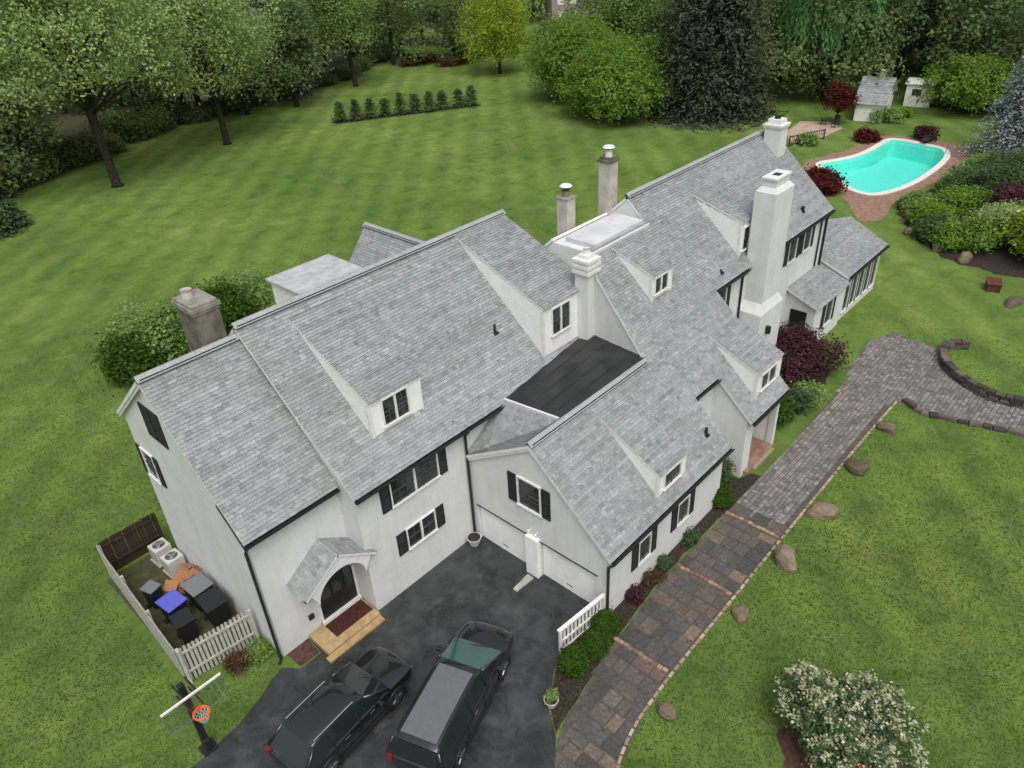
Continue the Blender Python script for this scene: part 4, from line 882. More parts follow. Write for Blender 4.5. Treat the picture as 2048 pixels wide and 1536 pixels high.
def wheels(r,pts,rad,body):
    for (x,y) in pts:
        s=1 if y>0 else -1
        w_=empty('wheel',(x,y,rad)); w_.parent=r
        MB().ring((0,0,0),(1,0,0),(0,0,1),rad-.085,.1,28,10).build('tyre','tyre',w_,smooth=True)
        MB().tube([(0,-.02*s,0),(0,.085*s,0)],rad*.62,20).build('rim','rim',w_)
        for k in range(5):
            a=k*math.pi*2/5; MB().obox((math.cos(a)*rad*.34,.092*s,math.sin(a)*rad*.34),(Vector((math.cos(a),0,math.sin(a)))*rad*.28,Vector((-math.sin(a),0,math.cos(a)))*.035,Vector((0,.012,0)))).build('spoke','chrome',w_)
def make_car(name,loc,rz,label,cat,body,kind):
    r=empty(name,loc,rz,label,cat)
    if kind=='suv': L=4.95; hw=.965; zs=.26; belt=1.06; roof=1.70; st=[(-2.46,.80,.95,.98,.42),(-2.36,.90,1.03,1.05,.32),(-1.9,.955,1.07,1.10,.26),(-.6,.965,1.07,1.10,.25),(.75,.965,1.05,1.10,.25),(1.15,.955,1.03,1.11,.25),(1.75,.95,1.0,1.08,.26),(2.1,.94,.96,1.04,.27),(2.32,.90,.91,.99,.29),(2.46,.82,.85,.93,.31),(2.55,.68,.78,.86,.35),(2.60,.48,.72,.78,.4),(2.62,.2,.66,.7,.46)]
    else: L=5.7; hw=1.01; zs=.28; belt=1.14; roof=1.86; st=[(-2.86,.90,1.05,1.08,.45),(-2.78,.97,1.12,1.14,.34),(-2.2,1.0,1.15,1.18,.28),(-.5,1.01,1.15,1.18,.27),(1.0,1.01,1.13,1.18,.27),(1.5,1.0,1.11,1.19,.27),(2.1,1.0,1.08,1.17,.28),(2.5,.99,1.04,1.13,.29),(2.72,.95,.98,1.07,.31),(2.86,.86,.91,1.0,.34),(2.95,.7,.83,.92,.38),(3.0,.48,.76,.84,.42),(3.02,.2,.7,.74,.48)]
    def ringpts(x,w_,zb,zt,z0):
        half=[(x,w_*.80,z0),(x,w_*.96,z0+.1),(x,w_,lerp(z0,zb,.55)),(x,w_*.985,zb-.1),(x,w_*.93,zb),(x,w_*.62,zt-.008),(x,0,zt)]
        return half+[(a,-b_,c) for a,b_,c in half[::-1][1:]]
    secs=[ringpts(*s) for s in st]; o=loft(secs)
    o=o.build('body',body,r); smooth_obj(o,2)
    # greenhouse glass
    if kind=='suv': X=[(-2.28,1.03),(-1.72,roof-.12),(-1.4,roof-.04),(-.7,roof),(-.2,roof),(.1,roof-.03),(.36,roof-.12),(1.3,1.08)]; hb,ht=.90,.68
    else: X=[(-2.78,1.12),(-2.58,roof-.10),(-2.4,roof-.03),(-1.6,roof),(-.4,roof+.01),(.2,roof-.02),(.48,roof-.10),(1.78,1.17)]; hb,ht=.955,.76
    def wtop(z): return lerp(hb,ht,(z-belt)/(roof-belt))
    gl=[]
    for x,z in X:
        w0=wtop(min(z,belt)) if z<=belt+.05 else wtop(z)
        gl.append((x,z,w0))
    # side outline polygon extruded across with tumblehome
    sideL=[(x,w_,z) for x,z,w_ in gl]; base=[(X[-1][0],hb,belt-.12),(X[0][0],hb,belt-.12)]
    mb=MB(); n=len(gl)
    for i in range(n-1):
        a,b_=gl[i],gl[i+1]; mb.poly([(a[0],-a[2],a[1]),(b_[0],-b_[2],b_[1]),(b_[0],b_[2],b_[1]),(a[0],a[2],a[1])])
    for s in(-1,1):
        P=[(x,s*w_,z) for x,z,w_ in gl]+[(X[-1][0],s*hb,belt-.15),(X[0][0],s*hb,belt-.15)]; mb.poly(P if s>0 else P[::-1])
    mb.build('side_window','car_glass',r)
    # roof skin
    rs=[(x,z,w_) for x,z,w_ in gl[1:-1]]; secs=[]
    for x,z,w_ in rs:
        half=[(x,w_+.02,z-.1),(x,w_+.012,z-.03),(x,w_*.86,z+.018),(x,w_*.45,z+.03),(x,0,z+.034)]; secs.append(half+[(a,-b_,c) for a,b_,c in half[::-1][1:]])
    ro=loft(secs,False).build('roof',body,r,smooth=True)
    if kind!='suv':
        pn=MB(); rr=[q for q in rs if True]
        for (x0,z0,w0),(x1,z1,w1) in zip(rr[1:-1],rr[2:-1]):
            K=8
            for i in range(K):
                f0=-.8+1.6*i/K; f1=-.8+1.6*(i+1)/K; cz=lambda f:.04-.02*f*f; pn.poly([(x0,w0*f0,z0+cz(f0)),(x1,w1*f0,z1+cz(f0)),(x1,w1*f1,z1+cz(f1)),(x0,w0*f1,z0+cz(f1))][::-1])
        pn.build('roof_sky_sheen','car_sky_sheen',r,smooth=True)  # grey panel stands in for sky mirrored in the black roof
    # windscreens set on the glass, pillars at the corners
    a,b_=gl[-2],gl[-1]; off=Vector((.02,0,.02)); P=[Vector((a[0],-a[2]+.05,a[1]-.02)),Vector((b_[0],-b_[2]+.05,b_[1])),Vector((b_[0],b_[2]-.05,b_[1])),Vector((a[0],a[2]-.05,a[1]-.02))]
    MB().poly([p+off for p in P]).build('windscreen','windshield_teal' if kind!='suv' else 'car_glass',r)
    a,b_=gl[0],gl[1]; P=[Vector((a[0],a[2]-.12,a[1])),Vector((b_[0],b_[2]-.12,b_[1]-.03)),Vector((b_[0],-b_[2]+.12,b_[1]-.03)),Vector((a[0],-a[2]+.12,a[1]))]; 
    MB().poly([p+Vector((-.02,0,.02)) for p in P][::-1]).build('rear_window','car_glass',r)
    for s in(-1,1):
        for i in (0,n-2): a,b_=gl[i],gl[i+1]; MB().tube([(a[0],s*a[2],a[1]),(b_[0],s*b_[2],b_[1])],[.055,.045],6).build('pillar',body,r,smooth=True)
        xs=(-1.15,-.05) if kind=='suv' else (-1.75,-.65,.42)
        for x in xs: MB().tube([(x,s*(hb+.008),belt-.02),(x-.06,s*(wtop(roof-.1)+.012),roof-.1)],.035,6).build('pillar','plastic_black',r)
        MB().tube([(X[1][0]+.1,s*(ht-.02),roof+.045),(X[-3][0]-.1,s*(ht-.02),roof+.045)],.022,6).build('roof_rail','chrome' if kind=='suv' else 'plastic_black',r)
        mx=.72 if kind=='suv' else 1.1; MB().obox((mx,s*(hw+.13),belt+.08),(Vector((.07,0,0)),Vector((0,.12,0)),Vector((0,0,.08)))).build('mirror',body,r,bevel=.04,seg=3)
        fx=st[-4][0]; MB().obox((fx-.1,s*st[-4][1]*.93,st[-4][2]-.08),(Vector((.14,-s*.07,-.03)),Vector((.03,s*.05,0)),Vector((0,0,.05)))).build('headlight','lamp_clear',r,bevel=.03)
        MB().obox((st[1][0]-.02,s*st[1][1]*.9,st[1][2]-.14),(Vector((.06,0,0)),Vector((0,.09,0)),Vector((0,0,.16)))).build('taillight','lamp_red',r,bevel=.02)
        for x in ((.35,-.75) if kind=='suv' else (.6,-.6)): MB().box(x,x+.2,s*hw*.985-.015,s*hw*.985+.03,belt-.16,belt-.125).build('door_handle','chrome',r)
        for x in ((.95,-.1,-1.1) if kind=='suv' else (1.25,.1,-1.1)): MB().obox((x,s*hw*.992,.75),(Vector((.006,0,0)),Vector((0,.012,0)),Vector((0,0,.33)))).build('door_seam','plastic_black',r)
        MB().box(-1.3,1.2,s*hw*.95-.05,s*hw*.95+.05,zs-.03,zs+.05).build('sill','plastic_black',r)
    gx=st[-2][0]-.1; MB().box(gx-.02,gx+.075,-.42,.42,.5,.7).build('grille','plastic_black',r); MB().box(gx+.02,gx+.09,-.25,.25,.35,.45).build('number_plate','white_metal',r)
    # wiper and bonnet seams
    for s in(-1,1): MB().tube([(X[-1][0]+.02,s*.1-.35,X[-1][1]+.03),(X[-1][0]-.25,s*.1+.12,X[-1][1]+.24)],.01,4).build('wiper','plastic_black',r)
    ax=(1.5,-1.45) if kind=='suv' else (1.75,-1.7); wheels(r,[(x,s*(hw-.1)) for x in ax for s in(-1,1)],.37 if kind=='suv' else .4,body)
    for x in ax:
        for s in(-1,1): MB().ring((x,s*(hw-.015),.37),(1,0,0),(0,0,1),.43,.03,24,6).build('wheel_arch','plastic_black',r)
    return r
make_car('parked_car',(-.12,-3.98,.006),math.radians(6),'black crossover car parked nearest the side entrance','car','car_black','suv')
make_car('parked_car',(2.72,-6.42,.006),math.radians(19.5),'long black vehicle with a pale sky reflection painted on its roof parked nearest the garage','car','car_black','van')
# ================================================================== vegetation
def leaf_quads(Cn,Nn,size,aspect=1.,R=RNG,fold=True):
    """rhombic leaf faces at centres Cn with normals Nn"""
    n=len(Cn); Nn=Nn/(np.linalg.norm(Nn,axis=1,keepdims=True)+1e-9); t=R.normal(size=(n,3)); t-=Nn*(t*Nn).sum(1,keepdims=True); t/=np.linalg.norm(t,axis=1,keepdims=True)+1e-9; b=np.cross(Nn,t)
    s=(size*R.uniform(.6,1.35,n))[:,None]; a=t*s*aspect*.5; c=b*s*.5/ max(aspect,.01)**.0
    V=np.stack([Cn-a,Cn-c*.8+Nn*s*.06,Cn+a,Cn+c*.8+Nn*s*.06],1).reshape(-1,3); F=np.arange(4*n).reshape(n,4); return V,F
def crown_pts(lobes,ncl,per,rc,R,hollow=.55,flat=.7,low=-1.):
    L=np.array(lobes,float); w_=L[:,3]*L[:,4]*L[:,5]; w_=w_**.7; idx=R.choice(len(L),ncl,p=w_/w_.sum())
    d=R.normal(size=(ncl,3)); d/=np.linalg.norm(d,axis=1,keepdims=True); d[:,2]=np.where(d[:,2]<low,-d[:,2],d[:,2]); rad=R.uniform(hollow,1.0,ncl)[:,None]
    cc=L[idx,:3]+d*rad*L[idx,3:6]*(1+R.normal(0,.07,(ncl,1)))
    P=np.repeat(cc,per,0)+R.normal(0,1,(ncl*per,3))*rc*np.array([1,1,flat]); out=np.repeat(d,per,0)
    tone=np.clip(np.repeat(R.normal(.5,.18,ncl),per)+R.normal(0,.07,ncl*per),0,1); return P,out,tone,cc
def crown(parent,mat,lobes,ncl,per,rc,size,seed,hollow=.55,flat=.7,low=-1.,name='crown',aspect=1.3):
    R=np.random.default_rng(seed); P,out,tone,cc=crown_pts(lobes,ncl,per,rc,R,hollow,flat,low); keep=P[:,2]>.03; P,out,tone=P[keep],out[keep],tone[keep]
    N=out*.6+np.array([0,0,.75])+R.normal(0,.55,P.shape); V,F=leaf_quads(P,N,size,aspect,R); return np_mesh(name,V,F,tone,mat,parent),cc
def trunk(parent,pts,rads,mat='bark',n=9,name='trunk'): return MB().tube(pts,rads,n).build(name,mat,parent,smooth=True)
def limbs(parent,base,targets,r0,mat='bark',seed=0):
    R=np.random.default_rng(seed); mb=MB(); base=np.array(base,float)
    for t_ in targets:
        t_=np.array(t_,float); mid=base*.5+t_*.5+R.normal(0,.06,3)*np.linalg.norm(t_-base)+np.array([0,0,.06*np.linalg.norm(t_-base)]); mb.tube([base,base*.75+mid*.25+R.normal(0,.1,3),mid,mid*.4+t_*.6,t_],[r0,r0*.8,r0*.55,r0*.35,r0*.1],6)
    o=mb.build('limbs',mat,parent,smooth=True); o['kind']='stuff'; return o
def broadleaf(name,label,x,y,h,cr,mat,seed,ncl=420,per=26,size=.34,trunk_h=.28,tr=.35,lean=(0,0),bark='bark',squash=1.,rc=.75,group=None,cat='tree',nl=7,low=-.55,hollow=.7,spread=.62):
    R=np.random.default_rng(seed); o=empty(name,(x,y,0),0,label,cat,group); top=np.array([lean[0],lean[1],h]); ch=h*(1-trunk_h); lob=[]
    for i in range(nl):
        a=2*math.pi*i/nl+R.uniform(-.4,.4); f=R.uniform(.35,.85); k=R.uniform(spread*.55,spread); zz=h*trunk_h+ch*R.uniform(.3,.72)
        lob.append((lean[0]*zz/h+math.cos(a)*cr*f*.75,lean[1]*zz/h+math.sin(a)*cr*f*.75,zz,cr*k,cr*k,ch*R.uniform(.24,.36)*squash))
    lob.append((lean[0]*.75,lean[1]*.75,h*trunk_h+ch*.72,cr*.55,cr*.55,ch*.3)); lob.append((lean[0]*.5,lean[1]*.5,h*trunk_h+ch*.42,cr*.8,cr*.8,ch*.34))
    _,cc=crown(o,mat,lob,ncl,per,rc,size,seed,hollow,.7,low)
    zt=h*trunk_h; b=np.array([lean[0]*.35,lean[1]*.35,zt]); trunk(o,[(0,0,-.05),(lean[0]*.05,lean[1]*.05,.25),(lean[0]*.2,lean[1]*.2,zt*.5),b,(lean[0]*.6,lean[1]*.6,h*.6),(lean[0]*.8,lean[1]*.8,h*.82)],[tr*1.7,tr*1.15,tr,tr*.85,tr*.45,tr*.12],bark)
    limbs(o,b,cc[R.choice(len(cc),14)],tr*.45,bark,seed); return o
def conifer(name,label,x,y,h,cr,mat,seed,levels=26,per=11,size=.42,droop=.35,bare=.04,bark='bark',shape=.85,group=None,fill=1.,npt=16):
    R=np.random.default_rng(seed); o=empty(name,(x,y,0),0,label,'tree',group); trunk(o,[(0,0,-.05),(0,0,h*.5),(0,0,h*.98)],[.03*h*.6,.012*h,.02],bark); P=[];T=[];N=[]; mb=MB()
    for i in range(levels):
        f=(i+R.uniform(0,.8))/levels; z=h*(bare+(1-bare)*f); L=cr*(1-f)**shape*R.uniform(.82,1.1)+.25
        for k in range(per):
            a=2*math.pi*(k+R.uniform(-.3,.3))/per+i*.7; d=np.array([math.cos(a),math.sin(a),0]); q=np.linspace(.18,1,npt); LL=L*R.uniform(.75,1.1)
            pts=d[None]*LL*q[:,None]; pts[:,2]=z-droop*LL*q**1.5+.12*LL*np.maximum(q-.75,0)*2; m_=R.normal(0,1,(npt,3))*np.array([1,1,.5])*(.13*LL*(1.15-q)+.12)[:,None]; tt=np.clip(R.normal(.45,.15)+R.normal(0,.12,npt)+.15*(q-.5),0,1)
            for rep in range(2 if fill>1 else 1): P.append(pts+R.normal(0,1,(npt,3))*np.array([1,1,.45])*(.16*LL*(1.1-q)+.14)[:,None]); T.append(tt); N.append(np.tile(np.array([0,0,1.])+d*.35,(npt,1))+R.normal(0,.45,(npt,3)))
            if k%2==0: mb.tube([(0,0,z),tuple(pts[npt//2]),tuple(pts[-2])],[.045,.03,.008],4,caps=False)
    mb.build('branches',bark,o)['kind']='stuff'; P=np.concatenate(P); P[:,2]=np.maximum(P[:,2],.06); V,F=leaf_quads(P,np.concatenate(N),size,1.7,R); np_mesh('crown',V,F,np.concatenate(T),mat,o); return o
def shrub(name,label,x,y,rx,ry,h,mat,seed,ncl=120,per=22,size=.16,rc=.2,group=None,cat='shrub',hollow=.75,nl=5,round_=False,bark='bark',z0=0,flowers=None):
    R=np.random.default_rng(seed); o=empty(name,(x,y,z0),0,label,cat,group)
    lob=[(0,0,h*.48,rx*.95,ry*.95,h*.5)] if round_ else [(R.normal(0,.32)*rx,R.normal(0,.32)*ry,h*R.uniform(.36,.58),rx*R.uniform(.55,.75),ry*R.uniform(.55,.75),h*R.uniform(.32,.44)) for _ in range(nl)]+[(0,0,h*.45,rx*.8,ry*.8,h*.42)]
    _,cc=crown(o,mat,lob,ncl,per,rc,size,seed,hollow,.8,-.75,'foliage'); limbs(o,(0,0,0),cc[R.choice(len(cc),8)],max(.02,h*.012),bark,seed)
    if flowers:
        fm,fn,fs=flowers; cs=cc[R.choice(len(cc),fn)]; P=np.repeat(cs,14,0)+R.normal(0,rc*.45,(fn*14,3)); P+=P/ (np.linalg.norm(P,axis=1,keepdims=True)+1e-6)*rc*.5; P[:,2]+=rc*.3; V,F=leaf_quads(P,R.normal(0,.5,P.shape)+np.array([0,0,1.]),fs,1.1,R); np_mesh('flowers',V,F,R.uniform(0,1,len(P)),fm,o)
    return o
def at(px,py): g_=G(px,py); return float(g_[0]),float(g_[1])
# --- individual trees at the back lawn
x,y=at(235,372); broadleaf('deciduous_tree','tall leaning tree with a bare dark trunk at the left lawn edge',x,y,27,10.2,'leaf_olive',1,1000,36,.25,.27,.42,(-.2,.4),rc=.85,low=-.9,nl=9)
x,y=at(455,288); broadleaf('deciduous_tree','pale green tree with a short mossy trunk second from the left lawn edge',x,y,22,8.2,'leaf_olive',2,880,36,.25,.2,.36,(.3,1.),rc=.9,low=-.9,nl=9)
x,y=at(712,172); broadleaf('deciduous_tree','slender green tree with a straight dark trunk behind the row of saplings',x,y,20,6.0,'leaf_mid',3,620,34,.27,.24,.34,(-.6,.8),rc=.85,low=-.8)
x,y=at(1000,147); broadleaf('deciduous_tree','bright yellow green tree standing alone on the far lawn',x,y,15,4.9,'leaf_yellow',4,620,34,.24,.1,.25,rc=.7,low=-.9,squash=1.15)
x,y=at(930,112); broadleaf('deciduous_tree','dark trunked tree just behind the yellow green tree',x,y,19,5.5,'leaf_mid',5,480,32,.3,.3,.4,rc=.9)
x,y=at(560,192); conifer('spruce_tree','dark blue green spruce at the left lawn edge nearest the pale tree',x,y,26,6.8,'leaf_bluegreen',6,30,15,.34,.3,.03,shape=.7,fill=2)
x,y=at(612,186); conifer('spruce_tree','dark blue green spruce beside the slender dark trunked tree',x+1,y+6,24,5.8,'leaf_bluegreen',7,30,15,.34,.3,.03,shape=.7,fill=2)
x,y=at(1232,236); shrub('large_shrub','large bright green domed shrub at the back of the lawn',x+1.2,y+1.6,6.3,6.3,9.0,'leaf_bright',8,1000,40,.26,.5,cat='shrub',hollow=.82,nl=9)
x,y=at(1165,205); broadleaf('deciduous_tree','mid green spreading tree behind and left of the bright shrub',x+2,y+2,9.6,6.8,'leaf_bright',9,850,36,.28,.04,.3,rc=.85,low=-.95,squash=1.1,nl=8)
x,y=at(1290,190); broadleaf('deciduous_tree','mid green tree rising between the bright shrub and the dark conifer',x+3,y+4,17,6.5,'leaf_mid',10,750,34,.28,.08,.35,rc=.85,low=-.9)
x,y=at(1440,240); conifer('conifer_tree','massive dark olive conifer with drooping boughs behind the house',x+2,y+2.5,26,8.6,'leaf_conifer',11,46,20,.30,.5,.0,shape=.55,fill=2,npt=22)
# weeping willow: curtains of hanging strands
def willow(label,x,y,h,cr,seed,n=330):
    R=np.random.default_rng(seed); o=empty('willow_tree',(x,y,0),0,label,'tree'); trunk(o,[(0,0,-.05),(.2,.1,h*.2),(.5,.2,h*.45),(.2,.6,h*.7)],[.75,.55,.45,.2],'bark'); P=[];T=[];N=[];tips=[]
    for i in range(n):
        a=R.uniform(0,2*math.pi); q=math.sqrt(R.uniform(.12,1)); d=np.array([math.cos(a),math.sin(a),0]); z=h*(1-.38*q**2)*R.uniform(.88,1); ln=R.uniform(.3,.75)*z*(.45+.5*q); m_=int(ln/.16)+4; t_=np.linspace(0,1,m_); c=d[None]*cr*q*(1+.05*t_[:,None])+R.normal(0,.14,(m_,3)); c[:,2]=z-ln*t_; tips.append((d[0]*cr*q,d[1]*cr*q,z)); P.append(c); T.append(np.clip(R.normal(.5,.2)+R.normal(0,.1,m_)+.2*(t_-.5),0,1)); N.append(np.tile(d*.8+np.array([0,0,.35]),(m_,1))+R.normal(0,.35,(m_,3)))
    P=np.concatenate(P); Nn=np.concatenate(N); Nn/=np.linalg.norm(Nn,axis=1,keepdims=True); s=.36*R.uniform(.6,1.3,len(P))[:,None]; up=np.array([0,0,1.])-Nn*Nn[:,2:3]; up/=np.linalg.norm(up,axis=1,keepdims=True); b=np.cross(Nn,up); V=np.stack([P-up*s*.75,P-b*s*.26,P+up*s*.75,P+b*s*.26],1).reshape(-1,3)
    np_mesh('crown',V,np.arange(4*len(P)).reshape(-1,4),np.concatenate(T),'leaf_willow',o); limbs(o,(.5,.2,h*.45),[tips[i] for i in R.choice(n,14)],.22,'bark',seed); return o
x,y=at(1655,205); willow('weeping willow with hanging curtains of leaves beside the dark conifer',x+4,y+2.5,20,7.5,12,620)
x,y=at(1770,150); willow('second weeping willow farther back above the pool house',x+6,y+3,19,7.5,13,560)
x,y=at(1720,185); broadleaf('deciduous_tree','dark trunked tree leaning behind the pool house roof',x+6,y-2,17,5.2,'leaf_dark',14,460,32,.32,.32,.5,(1.2,-.6),rc=.9)
x,y=at(1940,225); shrub('large_shrub','yellow green mounded shrub beside the white shed',x+1,y+.5,5.0,5.0,6.2,'leaf_bright',15,620,36,.24,.42,hollow=.8,nl=7)
x,y=at(2015,322); conifer('blue_spruce','silvery blue spruce at the right edge beyond the pool',x+1.3,y-.8,13.2,5.4,'leaf_spruce',16,44,20,.16,.28,.06,shape=.8,fill=2)
x,y=82.0,13.6; o=broadleaf('red_maple','small dark red maple between the patio and the pool house',x,y,4.2,1.75,'leaf_redmaple',17,130,24,.2,.28,.1,rc=.28,cat='tree',low=-.4,squash=1.2)
# --- row of young evergreens
a0=np.array(at(680,243)); a1=np.array(at(944,212))
nm=['first','second','third','fourth','fifth','sixth','seventh','eighth','ninth','tenth']
for i in range(10):
    p=a0+(a1-a0)*i/9+RNG.normal(0,.12,2); conifer('evergreen_sapling','%s young evergreen from the left in the lawn row'%nm[i],p[0],p[1],2.5+RNG.uniform(-.25,.35),1.0,'leaf_dark',30+i,11,8,.2,.05,.03,shape=.8,group='row of young evergreens on the lawn',npt=8)
bed=[tuple(a0+np.array([-1.2,-.8])),tuple(a1+np.array([1.0,-1.0])),tuple(a1+np.array([1.4,.6])),tuple(a0+np.array([-.8,.8]))]
sheet('planting_bed',bed,.008,'mulch',jit=.1)['label']='narrow mulch strip under the row of young evergreens'
# --- shrubs round the house
def pxshrub(px,py,z,*a,**k): g_=G(px,py,z); return g_[0],g_[1]
for i,(x_,y_,rx,h,lb) in enumerate(((*G(440,620,2.2)[:2],2.6,4.4,'tall green shrub behind the brown chimney'),(*G(300,670,2.)[:2],2.3,4.0,'green shrub at the rear left corner of the house'),(*G(255,715,1.5)[:2],1.7,3.0,'low green shrub closest to the left gable'),(*G(500,600,1.8)[:2],1.8,3.4,'green shrub behind the left wing under the white rear dormer'))):
    shrub('garden_shrub',lb,x_,y_,rx,rx,h,'leaf_mid' if i%2 else 'leaf_box',50+i,260,24,.19,.42,hollow=.35,nl=8,group='shrubs behind the left wing')
shrub('purple_shrub','spreading purple leaved maple shrub in front of the far door',29.9,-5.8,2.5,1.9,2.4,'leaf_purple',60,480,24,.13,.24,hollow=.6,nl=7)
for i,(x_,y_,r_,h,m_,lb) in enumerate(((24.6,-7.0,1.0,1.7,'leaf_box','bright green shrub just right of the entry porch'),(26.2,-7.3,.9,1.2,'leaf_dark','dark low shrub below the purple shrub'),(24.3,-5.4,1.0,2.2,'leaf_bright','upright yellow green shrub against the wall by the porch'),(27.6,-7.5,.8,.9,'leaf_mid','small green plant at the foot of the purple shrub'),(18.5,-7.2,.8,1.5,'leaf_dark','dark evergreen in the nook left of the entry porch'))):
    shrub('garden_shrub',lb,x_,y_,r_,r_,h,m_,70+i,130,22,.13,.16,hollow=.6,group='shrubs by the entry porch')
for x_,y_,r_,lb in ((17.35,-8.05,.48,'round clipped boxwood at the far end of the garage wall'),(8.5,-8.3,.46,'round clipped boxwood nearest the garage corner'),(7.5,-8.55,.46,'round clipped boxwood in the middle of the three by the railing'),(6.45,-8.4,.47,'round clipped boxwood nearest the driveway')):
    shrub('boxwood',lb,x_,y_,r_,r_,r_*1.75,'leaf_box',int(x_*100),330,14,.075,.07,hollow=.88,round_=True,group='clipped round boxwoods')
for i,(x_,y_,lb) in enumerate(((10.4,-8.25,'small reddish ground plant under the first garage side window'),(12.6,-8.2,'small dark plant under the gap between garage windows'),(14.6,-8.25,'small dark plant under the second garage side window'),(11.6,-8.3,'low brownish plant between the garage side windows'))):
    shrub('bed_plant',lb,x_,y_,.42,.3,.5,('leaf_purple','leaf_dark','leaf_dark','leaf_brown')[i],90+i,50,14,.08,.09,hollow=.4,cat='plant',group='plants in the garage bed')
shrub('bed_plant','leafy plant growing in the white pot by the driveway',4.85,-8.75,.25,.25,.35,'leaf_mid',95,40,12,.07,.07,hollow=.3,cat='plant',z0=.33)
shrub('bed_plant','brown dried shrub in front of the picket fence',-1.35,.75,.45,.4,.7,'leaf_brown',96,70,14,.09,.12,hollow=.3,cat='plant'); shrub('bed_plant','low green shrub at the corner between picket fence and drainpipe',-.5,.85,.5,.45,.45,'leaf_mid',97,70,16,.09,.12,hollow=.3,cat='plant')
# flowering shrub in the lower right corner and its bed
sheet('planting_bed',[(7.6,-15.6),(8.7,-14.9),(9.8,-15.2),(10.6,-16.4),(10.4,-18.4),(8,-20),(6.2,-17.6)],.01,'soil_red',jit=.1)['label']='reddish mulch bed under the flowering shrub'
shrub('flowering_shrub','big cream flowering shrub in the lower right corner',9.5,-16.7,1.75,1.75,2.5,'leaf_dark',100,560,26,.09,.17,hollow=.55,nl=9,flowers=('petal_cream',700,.095))
shrub('flowering_shrub','low shrub with red blossoms at the bottom edge',8.6,-17.6,.5,.5,1.5,'leaf_mid',101,60,16,.1,.14,hollow=.5,flowers=('petal',40,.09))
# right-hand garden beds
sheet('planting_bed',[(60,-.6),(56.8,-2.2),(52,-5.2),(49.8,-8.4),(49.6,-11.5),(51,-14.5),(58,-14),(66,-8),(72,-3.6),(70,-2.2),(64,-1.8)],.011,'mulch',jit=.2)['label']='curving planted bed between the pool and the right lawn'
RS=[(58.9,-2.6,1.3,1.2,'leaf_mid','low green shrub at the tip of the bed nearest the pool deck'),(56.4,-4.4,1.6,1.7,'leaf_bright','fresh green shrub in the bed below the pool'),(53.9,-5.6,1.4,1.4,'leaf_dark','dark shrub at the lawn edge of the right bed'),(52.8,-8.2,2.0,2.0,'leaf_bright','broad green shrub in the middle of the right bed'),(55.8,-9.2,2.3,2.9,'leaf_olive','grey green shrub behind the broad one in the right bed'),(60.2,-5.3,2.0,2.2,'leaf_bright','green shrub below the right end of the pool'),(64.4,-4.2,1.8,2.2,'leaf_mid','green shrub next to the pool rim on the right'),(63.6,-7.4,2.6,3.6,'leaf_dark','dark tall shrub behind the bed at the right'),(68.5,-4.8,2.0,2.6,'leaf_mid','green shrub between the pool and the blue spruce'),(67.8,-8.2,2.8,4.2,'leaf_dark','dark shrub at the foot of the blue spruce'),(59.6,-9.9,2.4,3.4,'leaf_purple','brownish purple shrub deep in the right bed')]
for i,(x_,y_,r_,h,m_,lb) in enumerate(RS): shrub('garden_shrub',lb,x_,y_,r_,r_,h,m_,110+i,330,26,.17,.28,hollow=.65,nl=6,group='shrubs in the right garden bed')
shrub('flowering_shrub','large pale flowering shrub at the right edge of the lawn',54.2,-12.6,3.0,3.0,3.9,'leaf_yellow',130,520,26,.18,.32,hollow=.75,nl=8,flowers=('petal_white',90,.2))
shrub('flowering_shrub','small white flowering shrub near the blue spruce',66.2,-6.0,1.3,1.3,2.0,'leaf_mid',131,110,20,.2,.25,flowers=('petal_white',40,.2))
for i,(x_,y_,lb) in enumerate(((51.7,-6.5,'tan stone in the right bed nearest the garden room'),(53.6,-4.0,'pale stone in the right bed near the pool deck'),(50.6,-8.6,'dark red stone on the lawn edge of the right bed'),(56.9,-3.1,'grey stone beside the deck tip'))):
    o=bpy.data.objects.new('boulder',RK[i]); COL.objects.link(o); o.location=(x_,y_,.15); o.scale=(.6,.45,.4); tag(o,lb,'boulder','stones in the right bed')
shrub('red_shrub','dark red barberry hedge between the house end and the pool',59.6,5.7,1.9,1.7,1.8,'leaf_redmaple',140,260,24,.22,.26,hollow=.65,nl=7)
for i,(x_,y_,r_,m_,lb) in enumerate(((76.5,8.1,1.1,'leaf_redmaple','low dark red shrub at the far left rim of the pool'),(80.6,3.6,1.1,'leaf_purple','low purple shrub at the far rim of the pool'),(85.5,10.0,1.6,'leaf_mid','green shrub before the pool house wall'),(88.0,8.6,1.0,'leaf_bright','green shrub in front of the white shed'),(72.6,12.7,.9,'leaf_mid','green plant behind the black railing'))):
    shrub('garden_shrub',lb,x_,y_,r_,r_,r_*1.1,m_,150+i,110,20,.22,.24,hollow=.6,group='shrubs round the pool')
for i,(px,py,r_,lb) in enumerate(((8,470,1.6,'dark young evergreen cut by the left edge of the picture'),(35,455,1.5,'small dark evergreen near the left edge'))):
    x,y=at(px,py); conifer('evergreen_sapling',lb,x,y,2.6,1.5,'leaf_dark',160+i,11,9,.24,.05,.03,group='young evergreens at the left',npt=8)
for i,(px,py,lb) in enumerate(((840,128,'low rust brown shrub strip beyond the far lawn'),(910,128,'low rust brown shrub strip left of the yellow green tree'))):
    x,y=at(px,py); shrub('brown_shrub',lb,x,y,4.2,2.0,1.6,'leaf_brown',170+i,150,20,.3,.35,hollow=.6)
